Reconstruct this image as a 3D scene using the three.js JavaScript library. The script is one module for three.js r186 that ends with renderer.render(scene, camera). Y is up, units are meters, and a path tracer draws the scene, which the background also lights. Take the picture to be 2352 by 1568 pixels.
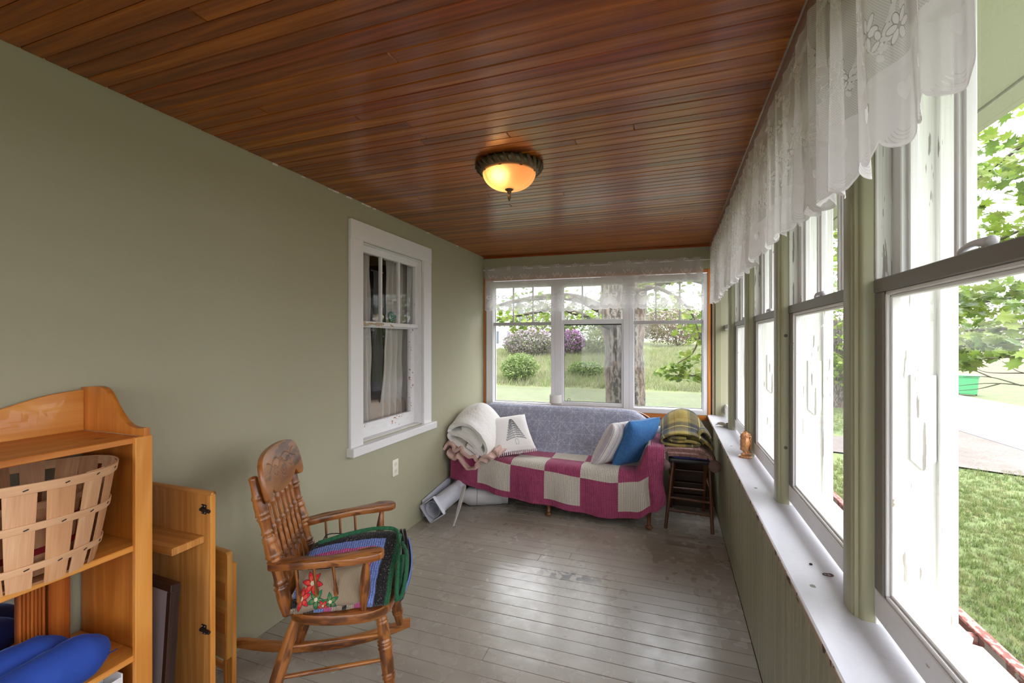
import * as THREE from 'three';
import { mergeGeometries, toCreasedNormals } from 'three/addons/utils/BufferGeometryUtils.js';

// ---------- camera, sky, exposure ----------
const scene = new THREE.Scene();
const camera = new THREE.PerspectiveCamera(74.55, 1.5, 0.03, 600);
camera.position.set(0, 1.475, 0);
camera.lookAt(-0.3331, 1.475, -0.9429);
camera.updateMatrixWorld(true);
const renderer = new THREE.WebGLRenderer({ antialias: true });
renderer.toneMapping = THREE.LinearToneMapping;
renderer.toneMappingExposure = 2.0;
renderer.shadowMap.enabled = true;
const SKY = 4.6;                                    // overcast sky, brighter towards the zenith
{
  const w = 64, h = 32, d = new Float32Array(w * h * 4);
  for (let y = 0; y < h; y++) for (let x = 0; x < w; x++) {
    const el = ((y + 0.5) / h - 0.5) * Math.PI, L = el > 0 ? (1 + 1.6 * Math.sin(el)) / 2.0 : 0.45, i = (y * w + x) * 4;
    d[i] = L * 0.97; d[i + 1] = L * 0.995; d[i + 2] = L * 1.04; d[i + 3] = 1;
  }
  const t = new THREE.DataTexture(d, w, h, THREE.RGBAFormat, THREE.FloatType);
  t.mapping = THREE.EquirectangularReflectionMapping; t.magFilter = THREE.LinearFilter; t.needsUpdate = true;
  scene.background = t; scene.backgroundIntensity = SKY;
}

// ---------- helpers ----------
const V = (x, y, z) => new THREE.Vector3(x, y, z), PI = Math.PI, lerp = THREE.MathUtils.lerp, clamp = THREE.MathUtils.clamp, smooth = THREE.MathUtils.smoothstep;
function rng(s) { return () => { s = (s + 0x6d2b79f5) | 0; let t = Math.imul(s ^ (s >>> 15), 1 | s); t = (t + Math.imul(t ^ (t >>> 7), 61 | t)) ^ t; return ((t ^ (t >>> 14)) >>> 0) / 4294967296; }; }
function hash(x, y, s) { let h = Math.imul(x | 0, 374761393) ^ Math.imul(y | 0, 668265263) ^ Math.imul(s | 0, 1274126177); h = Math.imul(h ^ (h >>> 13), 1274126177); return ((h ^ (h >>> 16)) >>> 0) / 4294967296; }
const mod = (a, n) => ((a % n) + n) % n;
function vn(x, y, px, py, s) {                      // value noise with periods px, py
  const ix = Math.floor(x), iy = Math.floor(y), fx = x - ix, fy = y - iy, u = fx * fx * (3 - 2 * fx), v = fy * fy * (3 - 2 * fy);
  const a = mod(ix, px), b = mod(ix + 1, px), c = mod(iy, py), e = mod(iy + 1, py);
  return lerp(lerp(hash(a, c, s), hash(b, c, s), u), lerp(hash(a, e, s), hash(b, e, s), u), v);
}
function fbm(u, v, fx, fy, s, o = 4) { let t = 0, a = 0.5, n = 0; for (let i = 0; i < o; i++) { t += a * vn(u * fx, v * fy, fx, fy, s + i * 17); n += a; a *= 0.5; fx *= 2; fy *= 2; } return t / n; }
const N3 = (x, y, s = 1) => fbm(x / 64 + 7, y / 64 + 7, 64, 64, s, 3) - 0.5;   // free noise in plane, about -0.5..0.5
function tex(w, h, f, { srgb = true, rep = [1, 1], clampEdge = false } = {}) {
  const d = new Uint8Array(w * h * 4);
  for (let y = 0; y < h; y++) for (let x = 0; x < w; x++) {
    const c = f((x + 0.5) / w, (y + 0.5) / h), i = (y * w + x) * 4;
    if (typeof c === 'number') d[i] = d[i + 1] = d[i + 2] = clamp(c, 0, 1) * 255; else for (let k = 0; k < 3; k++) d[i + k] = clamp(c[k], 0, 1) * 255;
    d[i + 3] = 255;
  }
  const t = new THREE.DataTexture(d, w, h);
  t.wrapS = t.wrapT = clampEdge ? THREE.ClampToEdgeWrapping : THREE.RepeatWrapping; t.magFilter = THREE.LinearFilter; t.minFilter = THREE.LinearMipmapLinearFilter; t.generateMipmaps = true;
  if (srgb) t.colorSpace = THREE.SRGBColorSpace;
  t.repeat.set(...rep); t.needsUpdate = true; return t;
}
const mixc = (a, b, t) => [lerp(a[0], b[0], t), lerp(a[1], b[1], t), lerp(a[2], b[2], t)];
const hex = (h) => [(h >> 16 & 255) / 255, (h >> 8 & 255) / 255, (h & 255) / 255];
function std(color, rough = 0.6, o = {}) { const m = new THREE.MeshStandardMaterial({ color, roughness: rough, ...o }); return m; }
function phys(color, rough = 0.6, o = {}) { return new THREE.MeshPhysicalMaterial({ color, roughness: rough, ...o }); }
// wood: grain runs along u (metres)
function woodTex(dark, light, seed, { lu = 1.6, lv = 0.35, rings = 9, wob = 1.2, size = [512, 512], fine = 0.35, knots = 0 } = {}) {
  dark = hex(dark); light = hex(light);
  const kn = [], r = rng(seed); for (let i = 0; i < knots; i++) kn.push([r(), r(), 0.012 + 0.012 * r()]);
  return tex(...size, (u, v) => {
    let bend = 0, kd = 0;
    for (const [a, b, s] of kn) { let du = (u - a) * lu, dv = (v - b) * lv; const q = Math.exp(-(du * du / (s * s * 14) + dv * dv / (s * s * 3))); bend += q * 0.9; kd = Math.max(kd, Math.exp(-(du * du + dv * dv) / (s * s * 0.25))); }
    const w = fbm(u, v, 2, 3, seed, 3) * wob + bend, ring = 0.5 + 0.5 * Math.sin((v * rings + w * 2.2) * 2 * PI), r2 = vn(u * 3, (v + w * 0.02) * 40, 3, 40, seed + 5);
    const f = vn(u * 12, v * 170, 12, 170, seed + 9), s = fbm(u, v, 2, 5, seed + 31, 2);
    let t = 0.34 * ring * ring + 0.28 * r2 + fine * f + 0.3 * (s - 0.5);
    const c = mixc(dark, light, clamp(t, 0, 1));
    return kd > 0.02 ? mixc(c, [dark[0] * 0.35, dark[1] * 0.3, dark[2] * 0.3], clamp(kd, 0, 1)) : c;
  }, { rep: [1 / lu, 1 / lv] });
}
// ---- geometry ----
const flat = (g) => (g.index ? g.toNonIndexed() : g);
function keep(g) { for (const k of Object.keys(g.attributes)) if (!['position', 'normal', 'uv'].includes(k)) g.deleteAttribute(k); g.clearGroups?.(); return g; }
function merge(list) { return mergeGeometries(list.map((g) => keep(flat(g)))); }
function wuv(g, axis = 'y', off = [0, 0]) {          // uv in metres by the way each face points, grain along axis
  g = flat(g); const p = g.attributes.position, n = g.attributes.normal, uv = new Float32Array(p.count * 2), A = { x: 0, y: 1, z: 2 }[axis];
  for (let i = 0; i < p.count; i += 3) {
    const m = [0, 0, 0]; for (let k = 0; k < 3; k++) { m[0] += Math.abs(n.getX(i + k)); m[1] += Math.abs(n.getY(i + k)); m[2] += Math.abs(n.getZ(i + k)); }
    let D = m.indexOf(Math.max(...m)), a = A, b = [0, 1, 2].find((q) => q !== D && q !== A); if (D === A) { a = (A + 1) % 3; b = (A + 2) % 3; }
    for (let k = 0; k < 3; k++) { const q = [p.getX(i + k), p.getY(i + k), p.getZ(i + k)]; uv[(i + k) * 2] = q[a] + off[0]; uv[(i + k) * 2 + 1] = q[b] + off[1] + D * 0.07; }
  }
  g.setAttribute('uv', new THREE.BufferAttribute(uv, 2)); return g;
}
function cbox(w, h, d, c = 0.002) {                  // box with chamfered edges, centred
  const X = w / 2, Y = h / 2, Z = d / 2, pos = []; c = Math.min(c, X * 0.9, Y * 0.9, Z * 0.9);
  const P = (sx, sy, sz, k) => [sx * (X - (k === 0 ? 0 : c)), sy * (Y - (k === 1 ? 0 : c)), sz * (Z - (k === 2 ? 0 : c))];
  const tri = (a, b, e) => { const ab = [0, 1, 2].map((i) => b[i] - a[i]), ac = [0, 1, 2].map((i) => e[i] - a[i]); const n = [ab[1] * ac[2] - ab[2] * ac[1], ab[2] * ac[0] - ab[0] * ac[2], ab[0] * ac[1] - ab[1] * ac[0]]; const o = [0, 1, 2].map((i) => a[i] + b[i] + e[i]); if (n[0] * o[0] + n[1] * o[1] + n[2] * o[2] < 0) pos.push(...a, ...e, ...b); else pos.push(...a, ...b, ...e); };
  const quad = (a, b, e, f) => { tri(a, b, e); tri(a, e, f); };
  for (const s of [-1, 1]) {
    quad(P(s, -1, -1, 0), P(s, 1, -1, 0), P(s, 1, 1, 0), P(s, -1, 1, 0)); quad(P(-1, s, -1, 1), P(1, s, -1, 1), P(1, s, 1, 1), P(-1, s, 1, 1)); quad(P(-1, -1, s, 2), P(1, -1, s, 2), P(1, 1, s, 2), P(-1, 1, s, 2));
    for (const t of [-1, 1]) {
      quad(P(s, t, -1, 0), P(s, t, 1, 0), P(s, t, 1, 1), P(s, t, -1, 1)); quad(P(s, -1, t, 0), P(s, 1, t, 0), P(s, 1, t, 2), P(s, -1, t, 2)); quad(P(-1, s, t, 1), P(1, s, t, 1), P(1, s, t, 2), P(-1, s, t, 2));
      for (const q of [-1, 1]) tri(P(s, t, q, 0), P(s, t, q, 1), P(s, t, q, 2));
    }
  }
  const g = new THREE.BufferGeometry(); g.setAttribute('position', new THREE.Float32BufferAttribute(pos, 3)); g.computeVertexNormals(); return wuv(g, w >= h && w >= d ? 'x' : h >= d ? 'y' : 'z');
}
function B(w, h, d, x = 0, y = 0, z = 0, { c = 0.002, r = [0, 0, 0], axis, off } = {}) {   // placed box; uv offset so that no two boards share their grain
  let g = cbox(w, h, d, c); g = wuv(g, axis || (w >= h && w >= d ? 'x' : h >= d ? 'y' : 'z'), off || [x * 1.37 + y * 0.7 + z * 0.91, x * 0.53 + y * 1.1 + z * 0.37]);
  if (r[0] || r[1] || r[2]) g.applyMatrix4(new THREE.Matrix4().makeRotationFromEuler(new THREE.Euler(...r)));
  return g.translate(x, y, z);
}
const span = (x0, x1, y0, y1, z0, z1, o) => B(Math.abs(x1 - x0), Math.abs(y1 - y0), Math.abs(z1 - z0), (x0 + x1) / 2, (y0 + y1) / 2, (z0 + z1) / 2, o);
function turned(prof, seg = 18) {                    // [[r, y], ...] spun round y
  const g = new THREE.LatheGeometry(prof.map(([r, y]) => new THREE.Vector2(Math.max(r, 1e-4), y)), seg), len = prof[prof.length - 1][1] - prof[0][1], uv = g.attributes.uv, p = g.attributes.position;
  for (let i = 0; i < uv.count; i++) uv.setXY(i, p.getY(i), uv.getX(i) * 0.13); return flat(g);
}
function along(g, a, b) { const d = b.clone().sub(a), q = new THREE.Quaternion().setFromUnitVectors(V(0, 1, 0), d.clone().normalize()); return g.applyQuaternion(q).translate(a.x, a.y, a.z); }
function tube(pts, rad, { seg = 24, rs = 8, caps = true, curve } = {}) {   // swept round bar; rad a number or f(t)
  const c = curve || new THREE.CatmullRomCurve3(pts), fr = c.computeFrenetFrames(seg, false), R = typeof rad === 'function' ? rad : () => rad, pos = [], nor = [], uv = [], idx = []; const L = c.getLength();
  for (let i = 0; i <= seg; i++) { const t = i / seg, p = c.getPointAt(t), r = R(t); for (let j = 0; j <= rs; j++) { const a = j / rs * 2 * PI, n = fr.normals[i].clone().multiplyScalar(Math.cos(a)).addScaledVector(fr.binormals[i], Math.sin(a)); pos.push(p.x + n.x * r, p.y + n.y * r, p.z + n.z * r); nor.push(n.x, n.y, n.z); uv.push(t * L, j / rs * 2 * PI * Math.max(r, 0.004)); } }
  for (let i = 0; i < seg; i++) for (let j = 0; j < rs; j++) { const a = i * (rs + 1) + j, b = a + rs + 1; idx.push(a, a + 1, b, b, a + 1, b + 1); }
  if (caps) for (const e of [0, seg]) { const k = pos.length / 3, p = c.getPointAt(e / seg), t = fr.tangents[e].clone().multiplyScalar(e ? 1 : -1); pos.push(p.x, p.y, p.z); nor.push(t.x, t.y, t.z); uv.push(0, 0); for (let j = 0; j <= rs; j++) { const o = (e * (rs + 1) + j) * 3; pos.push(pos[o], pos[o + 1], pos[o + 2]); nor.push(t.x, t.y, t.z); uv.push(0.01, 0); } for (let j = 0; j < rs; j++) e ? idx.push(k, k + 1 + j, k + 2 + j) : idx.push(k, k + 2 + j, k + 1 + j); }
  const g = new THREE.BufferGeometry(); g.setAttribute('position', new THREE.Float32BufferAttribute(pos, 3)); g.setAttribute('normal', new THREE.Float32BufferAttribute(nor, 3)); g.setAttribute('uv', new THREE.Float32BufferAttribute(uv, 2)); g.setIndex(idx); return flat(g);
}
function sheet(nu, nv, f, { th = 0, uv } = {}) {      // cloth over a grid, f(u, v) -> Vector3; with th a closed slab of that thickness
  const at = [], nm = []; for (let j = 0; j <= nv; j++) for (let i = 0; i <= nu; i++) at.push(f(i / nu, j / nv));
  const id = (i, j) => j * (nu + 1) + i;
  for (let j = 0; j <= nv; j++) for (let i = 0; i <= nu; i++) { const a = at[id(Math.min(i + 1, nu), j)].clone().sub(at[id(Math.max(i - 1, 0), j)]), b = at[id(i, Math.min(j + 1, nv))].clone().sub(at[id(i, Math.max(j - 1, 0))]); const n = a.cross(b); nm.push(n.lengthSq() > 1e-16 ? n.normalize() : V(0, 1, 0)); }
  const pos = [], nor = [], uvs = [], idx = [], U = uv || ((u, v) => [u, v]);
  const face = (off, sgn) => { const k = pos.length / 3; for (let j = 0; j <= nv; j++) for (let i = 0; i <= nu; i++) { const p = at[id(i, j)], n = nm[id(i, j)]; pos.push(p.x + n.x * off, p.y + n.y * off, p.z + n.z * off); nor.push(n.x * sgn, n.y * sgn, n.z * sgn); uvs.push(...U(i / nu, j / nv)); } for (let j = 0; j < nv; j++) for (let i = 0; i < nu; i++) { const a = k + id(i, j), b = k + id(i + 1, j), c = k + id(i, j + 1), d = k + id(i + 1, j + 1); sgn > 0 ? idx.push(a, b, c, b, d, c) : idx.push(a, c, b, b, c, d); } };
  if (!th) face(0, 1); else {
    face(th / 2, 1); face(-th / 2, -1);
    const rim = []; for (let i = 0; i < nu; i++) rim.push([i, 0]); for (let j = 0; j < nv; j++) rim.push([nu, j]); for (let i = nu; i > 0; i--) rim.push([i, nv]); for (let j = nv; j > 0; j--) rim.push([0, j]);
    const k = pos.length / 3, m = rim.length; rim.forEach(([i, j], q) => { const p = at[id(i, j)], n = nm[id(i, j)], [i2, j2] = rim[(q + 1) % m], [i0, j0] = rim[(q + m - 1) % m], t = at[id(i2, j2)].clone().sub(at[id(i0, j0)]).cross(n).normalize(); for (const s of [1, -1]) { pos.push(p.x + n.x * th / 2 * s, p.y + n.y * th / 2 * s, p.z + n.z * th / 2 * s); nor.push(t.x, t.y, t.z); uvs.push(...U(i / nu, j / nv)); } });
    for (let q = 0; q < m; q++) { const a = k + q * 2, b = k + ((q + 1) % m) * 2; idx.push(a, a + 1, b, b, a + 1, b + 1); }
  }
  const g = new THREE.BufferGeometry(); g.setAttribute('position', new THREE.Float32BufferAttribute(pos, 3)); g.setAttribute('normal', new THREE.Float32BufferAttribute(nor, 3)); g.setAttribute('uv', new THREE.Float32BufferAttribute(uvs, 2)); g.setIndex(idx); return flat(g);
}
function extrude(pts, depth, { bevel = 0, curved = false, holes = [], seg = 24 } = {}) {   // outline in xy pushed along +z
  const S = pts instanceof THREE.Shape ? pts : new THREE.Shape(curved ? new THREE.SplineCurve(pts.map((p) => new THREE.Vector2(...p))).getPoints(seg) : pts.map((p) => new THREE.Vector2(...p)));
  for (const h of holes) S.holes.push(new THREE.Path(h.map((p) => new THREE.Vector2(...p))));
  const g = new THREE.ExtrudeGeometry(S, { depth: depth - 2 * bevel, bevelEnabled: bevel > 0, bevelSize: bevel, bevelThickness: bevel, bevelOffset: -bevel, bevelSegments: 2, curveSegments: 12 });
  return flat(g.translate(0, 0, bevel));
}
function rounded(w, h, r) { const s = new THREE.Shape(), x = -w / 2, y = -h / 2; s.moveTo(x + r, y); s.lineTo(x + w - r, y); s.quadraticCurveTo(x + w, y, x + w, y + r); s.lineTo(x + w, y + h - r); s.quadraticCurveTo(x + w, y + h, x + w - r, y + h); s.lineTo(x + r, y + h); s.quadraticCurveTo(x, y + h, x, y + h - r); s.lineTo(x, y + r); s.quadraticCurveTo(x, y, x + r, y); return s; }
const crease = (g, a = 0.6) => toCreasedNormals(g, a);
// ---- the scene tree ----
const used = new Map();
function numbered(n) { const k = used.get(n) || 0; used.set(n, k + 1); return k ? n + '_' + String(k).padStart(3, '0') : n; }
function obj(name, geo, mat, parent) { const m = new THREE.Mesh(Array.isArray(geo) ? merge(geo) : geo, mat); m.name = parent ? name : numbered(name); m.castShadow = m.receiveShadow = true; if (parent) { const same = parent.children.filter((c) => c.userData.stem === name).length; m.userData.stem = name; if (same) m.name = name + '_' + String(same).padStart(3, '0'); } (parent || scene).add(m); return m; }
function tag(o, label, category, group) { o.userData.label = label; o.userData.category = category; if (group) o.userData.group = group; return o; }
function thing(name, label, category, at = [0, 0, 0], turn = 0, group) { const o = new THREE.Group(); o.name = numbered(name); scene.add(o); o.position.set(...at); o.rotation.y = turn; return tag(o, label, category, group); }
function struct(name, label) { const o = new THREE.Group(); o.name = name; o.userData.kind = 'structure'; if (label) o.userData.label = label; scene.add(o); return o; }
const stuff = (o) => { o.userData.kind = 'stuff'; return o; };

// ---------- shared materials ----------
const speck = tex(256, 256, (u, v) => fbm(u, v, 16, 16, 3, 4), { srgb: false, rep: [3, 3] });
const wallBump = tex(512, 512, (u, v) => 0.7 * fbm(u, v, 3, 3, 11, 3) + 0.3 * fbm(u, v, 48, 48, 12, 2), { srgb: false, rep: [0.6, 0.6] });
const chipped = (paint, under, seed, amount, sc = 1.5) => tex(512, 512, (u, v) => { const n = fbm(u, v, 14, 22, seed, 5), m = fbm(u, v, 60, 40, seed + 3, 3), k = smooth(n + 0.12 * (m - 0.5), amount, amount + 0.015), g = 0.96 + 0.05 * fbm(u, v, 8, 30, seed + 7, 3); return mixc(hex(paint).map((c) => c * g), hex(under).map((c) => c * (0.8 + 0.4 * m)), k); }, { rep: [sc, sc] });
const M = {
  olive: std(0xa7a38a, 0.62, { bumpMap: wallBump, bumpScale: 0.004 }),
  oliveGloss: std(0x9c9a7c, 0.4),
  white: std(0xe4e2e2, 0.42),
  trimWhite: std(0xe6e4e4, 0.42, { map: chipped(0xffffff, 0xb9a893, 41, 0.8), bumpMap: speck, bumpScale: 0.0004 }),
  peel: std(0xeeeeec, 0.6, { map: tex(512, 512, (u, v) => { const n = 0.6 * fbm(u, v, 5, 22, 77, 4) + 0.4 * fbm(u, v, 18, 60, 78, 3), k = smooth(n, 0.655, 0.67), f = vn(u * 14, v * 150, 14, 150, 79); return mixc([0.93 + 0.07 * f, 0.93 + 0.07 * f, 0.92 + 0.07 * f], hex(0xa9a49d).map((c) => c * (0.85 + 0.25 * f)), k); }, { rep: [0.8, 3] }) }),
  taupe: std(0x7b756e, 0.45),
  vinyl: std(0xe9e8ec, 0.3),
  glass: phys(0xffffff, 0.0, { transmission: 1, thickness: 0, ior: 1.5, specularIntensity: 0.6 }),
  black: std(0x1b1918, 0.45),
};
// ================= THE ROOM =================
const XL = -1.94, XR = 0.375, CEIL = 2.4, ZB = 1.35, ZE = -4.8;
// floor: painted boards running across the porch
{
  const f = struct('floor');
  obj('subfloor', span(XL - 0.1, XR + 0.2, -0.12, -0.022, ZE, ZB), std(0x2c2622, 0.9), f);
  const marks = rng(5), spots = []; for (let i = 0; i < 90; i++) spots.push([marks(), marks(), 0.0012 + 0.003 * marks() * marks(), marks() < 0.25 ? 1 : 0]);
  const W = 2.4, L = 6.2, u0 = XL, z0 = ZB;          // one sheet of wear for the whole floor, in metres
  const wear = (u, v) => fbm(u, v, 4, 10, 61, 4), scuff = (u, v) => fbm(u, v, 6, 90, 62, 3);
  const chip = (u, v) => { const x = u0 + u * W, z = z0 - v * L, dx = (x + 0.62) / 0.16, dz = (z + 2.78) / 0.045; return Math.exp(-(dx * dx + dz * dz)) * smooth(fbm(u, v, 60, 160, 71, 3), 0.5, 0.58); };
  const map = tex(1024, 2048, (u, v) => {
    let c = mixc(hex(0x938a7f), hex(0xa39b91), wear(u, v)); const s = scuff(u, v); c = c.map((k) => k * (0.93 + 0.14 * s));
    if (vn(u * 60, v * 300, 60, 300, 64) > 0.985) c = mixc(c, hex(0x7a6a58), 0.6);
    c = mixc(c, hex(0x3b332c), clamp(chip(u, v) * 1.4, 0, 0.9));
    for (const [a, b, r, w] of spots) { const dx = (u - a) * W, dz = (v - b) * L; if (dx * dx + dz * dz < r * r * (0.6 + vn(u * 900, v * 900, 900, 900, 3))) c = w ? hex(0xc9c6d2) : hex(0x4a4038); }
    return c;
  });
  const rough = tex(512, 1024, (u, v) => 0.1 + 0.24 * fbm(u, v, 5, 9, 66, 5) + 0.1 * fbm(u, v, 60, 120, 67, 2), { srgb: false });
  const bump = tex(512, 1024, (u, v) => fbm(u, v, 40, 256, 68, 2), { srgb: false });
  const mat = phys(0xffffff, 1, { map, roughnessMap: rough, bumpMap: bump, bumpScale: 0.0004, ior: 1.6 });
  const r = rng(8), lay = (x0, x1, z) => {
    const g = cbox(x1 - x0, 0.022, 0.0893, 0.0016).rotateX((r() - 0.5) * 0.008).translate((x0 + x1) / 2, -0.011 + (r() - 0.5) * 0.0012, z), p = g.attributes.position, uv = g.attributes.uv;
    for (let i = 0; i < p.count; i++) uv.setXY(i, (p.getX(i) - u0) / W, (z0 - p.getZ(i)) / L);
    obj('plank', g, mat, f);
  };
  for (let k = -37, z; (z = -2.047 - 0.0905 * k) > ZE; k++) { if (r() < 0.12) { const j = lerp(XL + 0.4, XR - 0.4, r()); lay(XL, j - 0.0006, z); lay(j + 0.0006, XR, z); } else lay(XL, XR, z); }
}
// ceiling: narrow varnished boards
{
  const c = struct('ceiling');
  obj('ceiling_backing', span(XL - 0.2, 0.7, CEIL + 0.02, CEIL + 0.1, ZE - 0.2, ZB), std(0x1a0f08, 0.9), c);
  const tones = [[0x753402, 0xbd6a16], [0x662a04, 0xa55816], [0x824204, 0xc8761a], [0x702c04, 0xb15412], [0x552704, 0x965416]].map(([a, b], i) => phys(0xffffff, 0.36, { map: woodTex(a, b, 100 + i * 7, { rings: 5 + i * 2, size: [512, 256] }), clearcoat: 0.6, clearcoatRoughness: 0.17, specularIntensity: 0.4, bumpMap: speck, bumpScale: 0.0003 }));
  const r = rng(21), P = 0.0578;
  for (let k = -38, z; (z = -0.847 - P * k) > ZE; k++) {
    const cuts = [XL]; if (r() < 0.42) cuts.push(lerp(XL + 0.25, 0.1, r())); cuts.push(0.37);
    for (let i = 0; i + 1 < cuts.length; i++) { const L = cuts[i + 1] - cuts[i] - 0.0012, t = tones[Math.floor(r() * r() * 4.99)]; obj('plank', B(L, 0.02, P - 0.0012, cuts[i] + 0.0006 + L / 2, CEIL + 0.01 + (r() - 0.5) * 0.0016, z, { c: 0.0032, r: [(r() - 0.5) * 0.02, 0, 0], axis: 'x', off: [r() * 9, r() * 9] }), t, c); }
  }
  M.ceilWood = tones[3];
}
// house wall on the left, with an old sash window looking into the house
const LW = { z0: -2.475, z1: -3.25, y0: 0.8, y1: 2.138 };
{
  const w = struct('wall_left');
  let g = extrude([[-ZB, 0], [-ZE, 0], [-ZE, CEIL + 0.02], [-ZB, CEIL + 0.02]], 0.14, { holes: [[[-LW.z0, LW.y0], [-LW.z1, LW.y0], [-LW.z1, LW.y1], [-LW.z0, LW.y1]]] });
  g.rotateY(PI / 2).translate(XL - 0.14, 0, 0); obj('plaster', wuv(g, 'y'), M.olive, w);
  const r = rng(4), fl = [];                           // flakes of plaster broken out along the ceiling
  for (const z of [-1.79, -1.98, -2.2, -2.24, -2.36, -2.5, -2.55, -2.62, -3.35, -3.9]) fl.push(B(0.004, 0.005 + 0.006 * r(), 0.02 + 0.04 * r(), XL + 0.001, CEIL - 0.004, z, { r: [0.1 * r(), 0, 0] }));
  obj('plaster_chip', fl, M.white, w);
}
// wall behind the camera, and the end wall
{
  const b = struct('wall_back'); obj('plaster', [[XL - 0.14, -1.55, 0, 2.42], [0.15, 0.65, 0, 2.42], [-1.55, 0.15, 0, 0.8], [-1.55, 0.15, 2.12, 2.42]].map(([a, c, d, e]) => wuv(span(a, c, d, e, ZB, ZB + 0.12), 'y')), M.olive, b);
  const g = struct('window_20'); obj('frame', [[-1.55, -1.48, 0.8, 2.12], [0.08, 0.15, 0.8, 2.12], [-0.74, -0.66, 0.8, 2.12], [-1.48, 0.08, 0.8, 0.87], [-1.48, 0.08, 2.05, 2.12]].map(([a, c, d, e]) => span(a, c, d, e, ZB + 0.02, ZB + 0.09)), M.vinyl, g);
  for (const x of [-1.11, -0.29]) obj('pane', new THREE.PlaneGeometry(0.74, 1.18).rotateY(PI).translate(x, 1.46, ZB + 0.05), M.glass, g);
}
const END = [XL, 0, -4.56], ENDT = 0.0427;             // the end wall stands a little askew
const endG = (n, label) => { const o = struct(n, label); o.position.set(...END); o.rotation.y = ENDT; return o; };
const ex = (x) => (x - XL) * 1.0 + (x - XL) * 0.0075;  // porch x to distance along the end wall
{
  const w = endG('wall_end'), T = -0.13, W = 2.62;
  obj('plaster', [wuv(span(-0.1, W, 2.17, CEIL + 0.02, T, 0), 'x'), wuv(span(-0.1, W, -0.8, 0.74, T, 0), 'x'), wuv(span(ex(0.36), W, 0.74, 2.17, T, 0), 'y'), wuv(span(-0.1, 0.005, 0.74, 2.17, T, 0), 'y')], M.olive, w);
  obj('corner_board', B(0.05, 1.62, 0.02, ex(0.41), 1.58, 0.01), M.oliveGloss, w);
  const o = phys(0xffffff, 0.42, { map: woodTex(0xb5622a, 0xe0913f, 222), clearcoat: 0.2 }); M.orangeWood = o;
  const t = endG('trim_1');
  obj('casing', span(0.002, 0.022, 0.72, 2.17, -0.03, 0.008), o, t); obj('casing', span(ex(0.318), ex(0.345), 0.72, 2.17, -0.03, 0.01), o, t);
  obj('casing', span(0.022, ex(0.318), 2.135, 2.165, -0.03, 0.008), o, t); obj('casing', span(0.022, ex(0.318), 0.72, 0.765, -0.03, 0.012), o, t);
  obj('gap_filler', [span(ex(0.345), ex(0.362), 0.74, 2.15, -0.05, -0.01), span(0.022, 0.028, 0.765, 2.13, -0.05, 0.002)], std(0x3a1d10, 0.8), t);
}
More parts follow.
